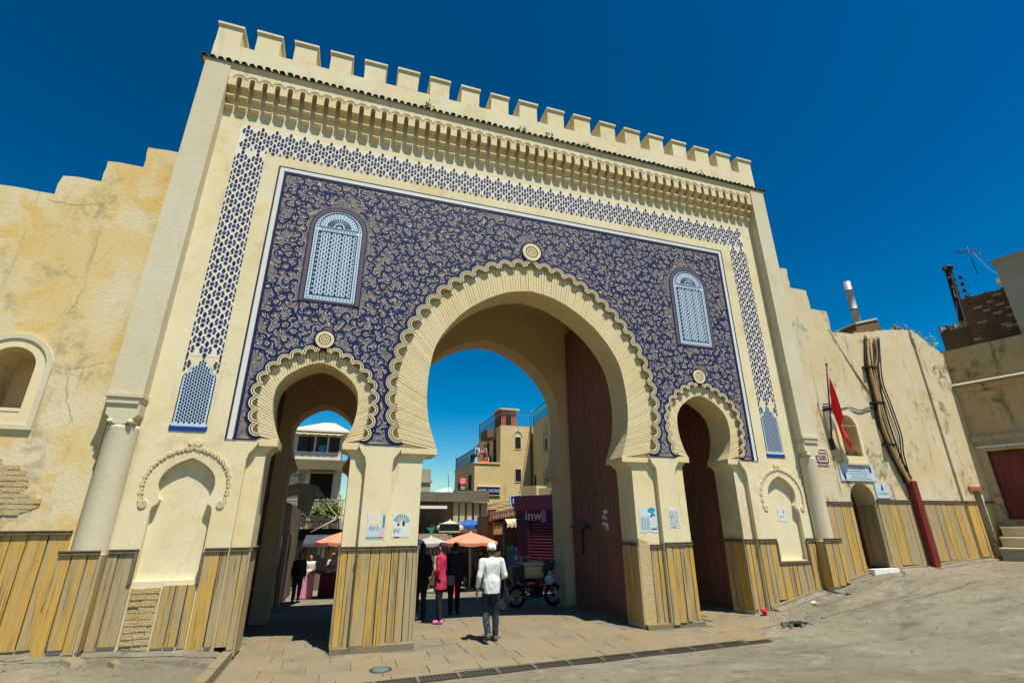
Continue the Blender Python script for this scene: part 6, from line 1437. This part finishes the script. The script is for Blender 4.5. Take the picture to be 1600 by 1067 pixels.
# others in the gateway
stand = lambda sp=.11, st=.0: {s: [(s * .09, 0, .92), (s * sp, .02 + s * st * .5, .50), (s * sp, -.01 + s * st, .09), (s * (sp + .01), .12 + s * st, .035)] for s in (-1, 1)}
w1, _ = person('woman in a pink top, black trousers and bright pink shoes standing under the main arch', (-1.62, 2.22, .016), math.radians(62), 1.68, PKT, BLKC, PKS, HAIR, legs=stand(.10, .05), long_hair=False, hem=.72, sleeve=.75, arms={-1: [(-.185, 0, 1.43), (-.23, .0, 1.15), (-.16, .16, 1.0)], 1: [(.185, 0, 1.43), (.24, -.02, 1.15), (.22, .06, .92)]})
bgp = thing('handbag', 'dark handbag with a strap on the hip of the woman in pink', 'handbag', (-1.36, 2.34, .80)); MB().hexa([(-.1, -.05, 0), (.1, -.05, 0), (.1, .05, 0), (-.1, .05, 0), (-.09, -.04, .18), (.09, -.04, .18), (.09, .04, .18), (-.09, .04, .18)]).build('body', BLK, bgp); MB().tube([(-.08, 0, .18), (-.16, 0, .42), (-.2, .0, .58)], .01, 5).tube([(.0, -.06, .02), (.0, -.07, -.12)], .008, 4).build('strap', BLK, bgp)
person('person all in black standing beside the woman in pink, next to the middle pier', (-1.98, 2.85, .0), math.radians(10), 1.66, BLKC, BLKC, DSH, HAIR, legs=stand(.10), long_hair=True)
person('tall person all in black walking away in the shade of the main arch', (-.90, 4.0, g(-.9, 4)), math.radians(-6), 1.74, BLKC, BLKC, DSH, HAIR, legs=stand(.10, .12), bulk=1.15)
person('person in black standing in the shadow behind the small left arch', (-5.33, 11.6, g(-5.3, 11.6)), math.radians(-160), 1.72, BLKC, BLKC, DSH, HAIR)
STR = flat('striped_cloth', (.35, .25, .22), .85)
vt = flat('white_cloth', (.55, .54, .50), .85)
person('vendor woman in a sleeveless white top behind the pink table', (-5.08, 14.4, g(-5, 14.4)), math.radians(180), 1.64, vt, flat('green_skirt', (.03, .16, .10), .85), DSH, HAIR, long_hair=True, sleeve=.2, arms={s: [(s * .17, 0, 1.43), (s * .22, .03, 1.16), (s * .10, .20, 1.02)] for s in (-1, 1)})
person('bald vendor in a white shirt holding his hands up at the maroon table', (-4.16, 14.6, g(-4, 14.6)), math.radians(150), 1.70, vt, BLKC, DSH, None, sleeve=.45, arms={s: [(s * .19, 0, 1.43), (s * .24, .06, 1.16), (s * .12, .28, 1.22)] for s in (-1, 1)})
person('shopper in dark clothes by the clothes rail under the salmon parasol', (2.42, 13.6, g(2.4, 13.6)), math.radians(60), 1.70, BLKC, JEAN, DSH, HAIR)

# more of the market crowd, in the sun beyond the shade
CL = [flat('cloth_%s' % n, c, .85) for n, c in (('beige', (.42, .34, .22)), ('blue', (.04, .09, .22)), ('rust', (.28, .09, .04)), ('grey', (.16, .16, .16)), ('cream', (.5, .46, .36)), ('olive', (.10, .11, .05)))]
for x, y, rz, lab, a, b in ((.35, 13.2, 200, 'shopper in beige under the grey parasol', 0, 5), (1.15, 15.6, 20, 'shopper in a blue top behind the salmon parasol', 1, 3), (2.95, 12.6, 90, 'passer-by in rust brown at the kiosk corner', 2, 3), (-.35, 15.0, -30, 'passer-by in grey at the left edge of the main street', 3, 1)):
    person(lab, (x, y, g(x, y)), math.radians(rz), R.uniform(1.6, 1.75), CL[a], CL[b], DSH, HAIR, vox=.02)
sit = {s: [(s * .10, 0, .50), (s * .12, .42, .52), (s * .12, .44, .10), (s * .12, .56, .05)] for s in (-1, 1)}
for k, (x, y, lab, c, r) in enumerate(((4.95, 24.9, 'seated guest in a white shirt on the hotel terrace', vt, 100), (5.55, 25.0, 'seated guest in a grey top on the hotel terrace', flat('grey_top', (.22, .24, .27), .85), -80))):
    person(lab, (x, y, 6.33), math.radians(r), 1.75, c, BLKC, DSH, HAIR, legs=sit, seated=True)
    c_ = thing('terrace_chair', ('chair under the guest in white on the hotel terrace', 'chair under the guest in grey on the hotel terrace')[k], 'chair', (x, y, 6.33), math.radians(r))
    MB().box((-.22, -.2, .38), (.22, .24, .42)).build('seat', WPT, c_); MB().box((-.22, -.25, .42), (.22, -.21, .90)).build('backrest', WPT, c_)
    for sx in (-.19, .19):
        for sy in (-.17, .2): MB().tube([(sx, sy, 0), (sx, sy, .38)], .018, 5).build('leg', WPT, c_)
tt = thing('terrace_table', 'red terrace table between the guests on the hotel roof', 'table', (5.3, 24.5, 6.33)); MB().lathe([(0, .66), (.34, .66), (.34, .70), (0, .70)], (0, 0, 0), 16).build('top', REDC, tt); MB().tube([(0, 0, 0), (0, 0, .66)], .03, 6).build('leg', IRON, tt)
MB().box((-.3, -.4, .02), (.25, -.36, .16)).build('rail_banner', REDC, tt)
for o in scene.objects:
    if o.parent is None and o.get('category') and 'kind' not in o: o['kind'] = 'thing'
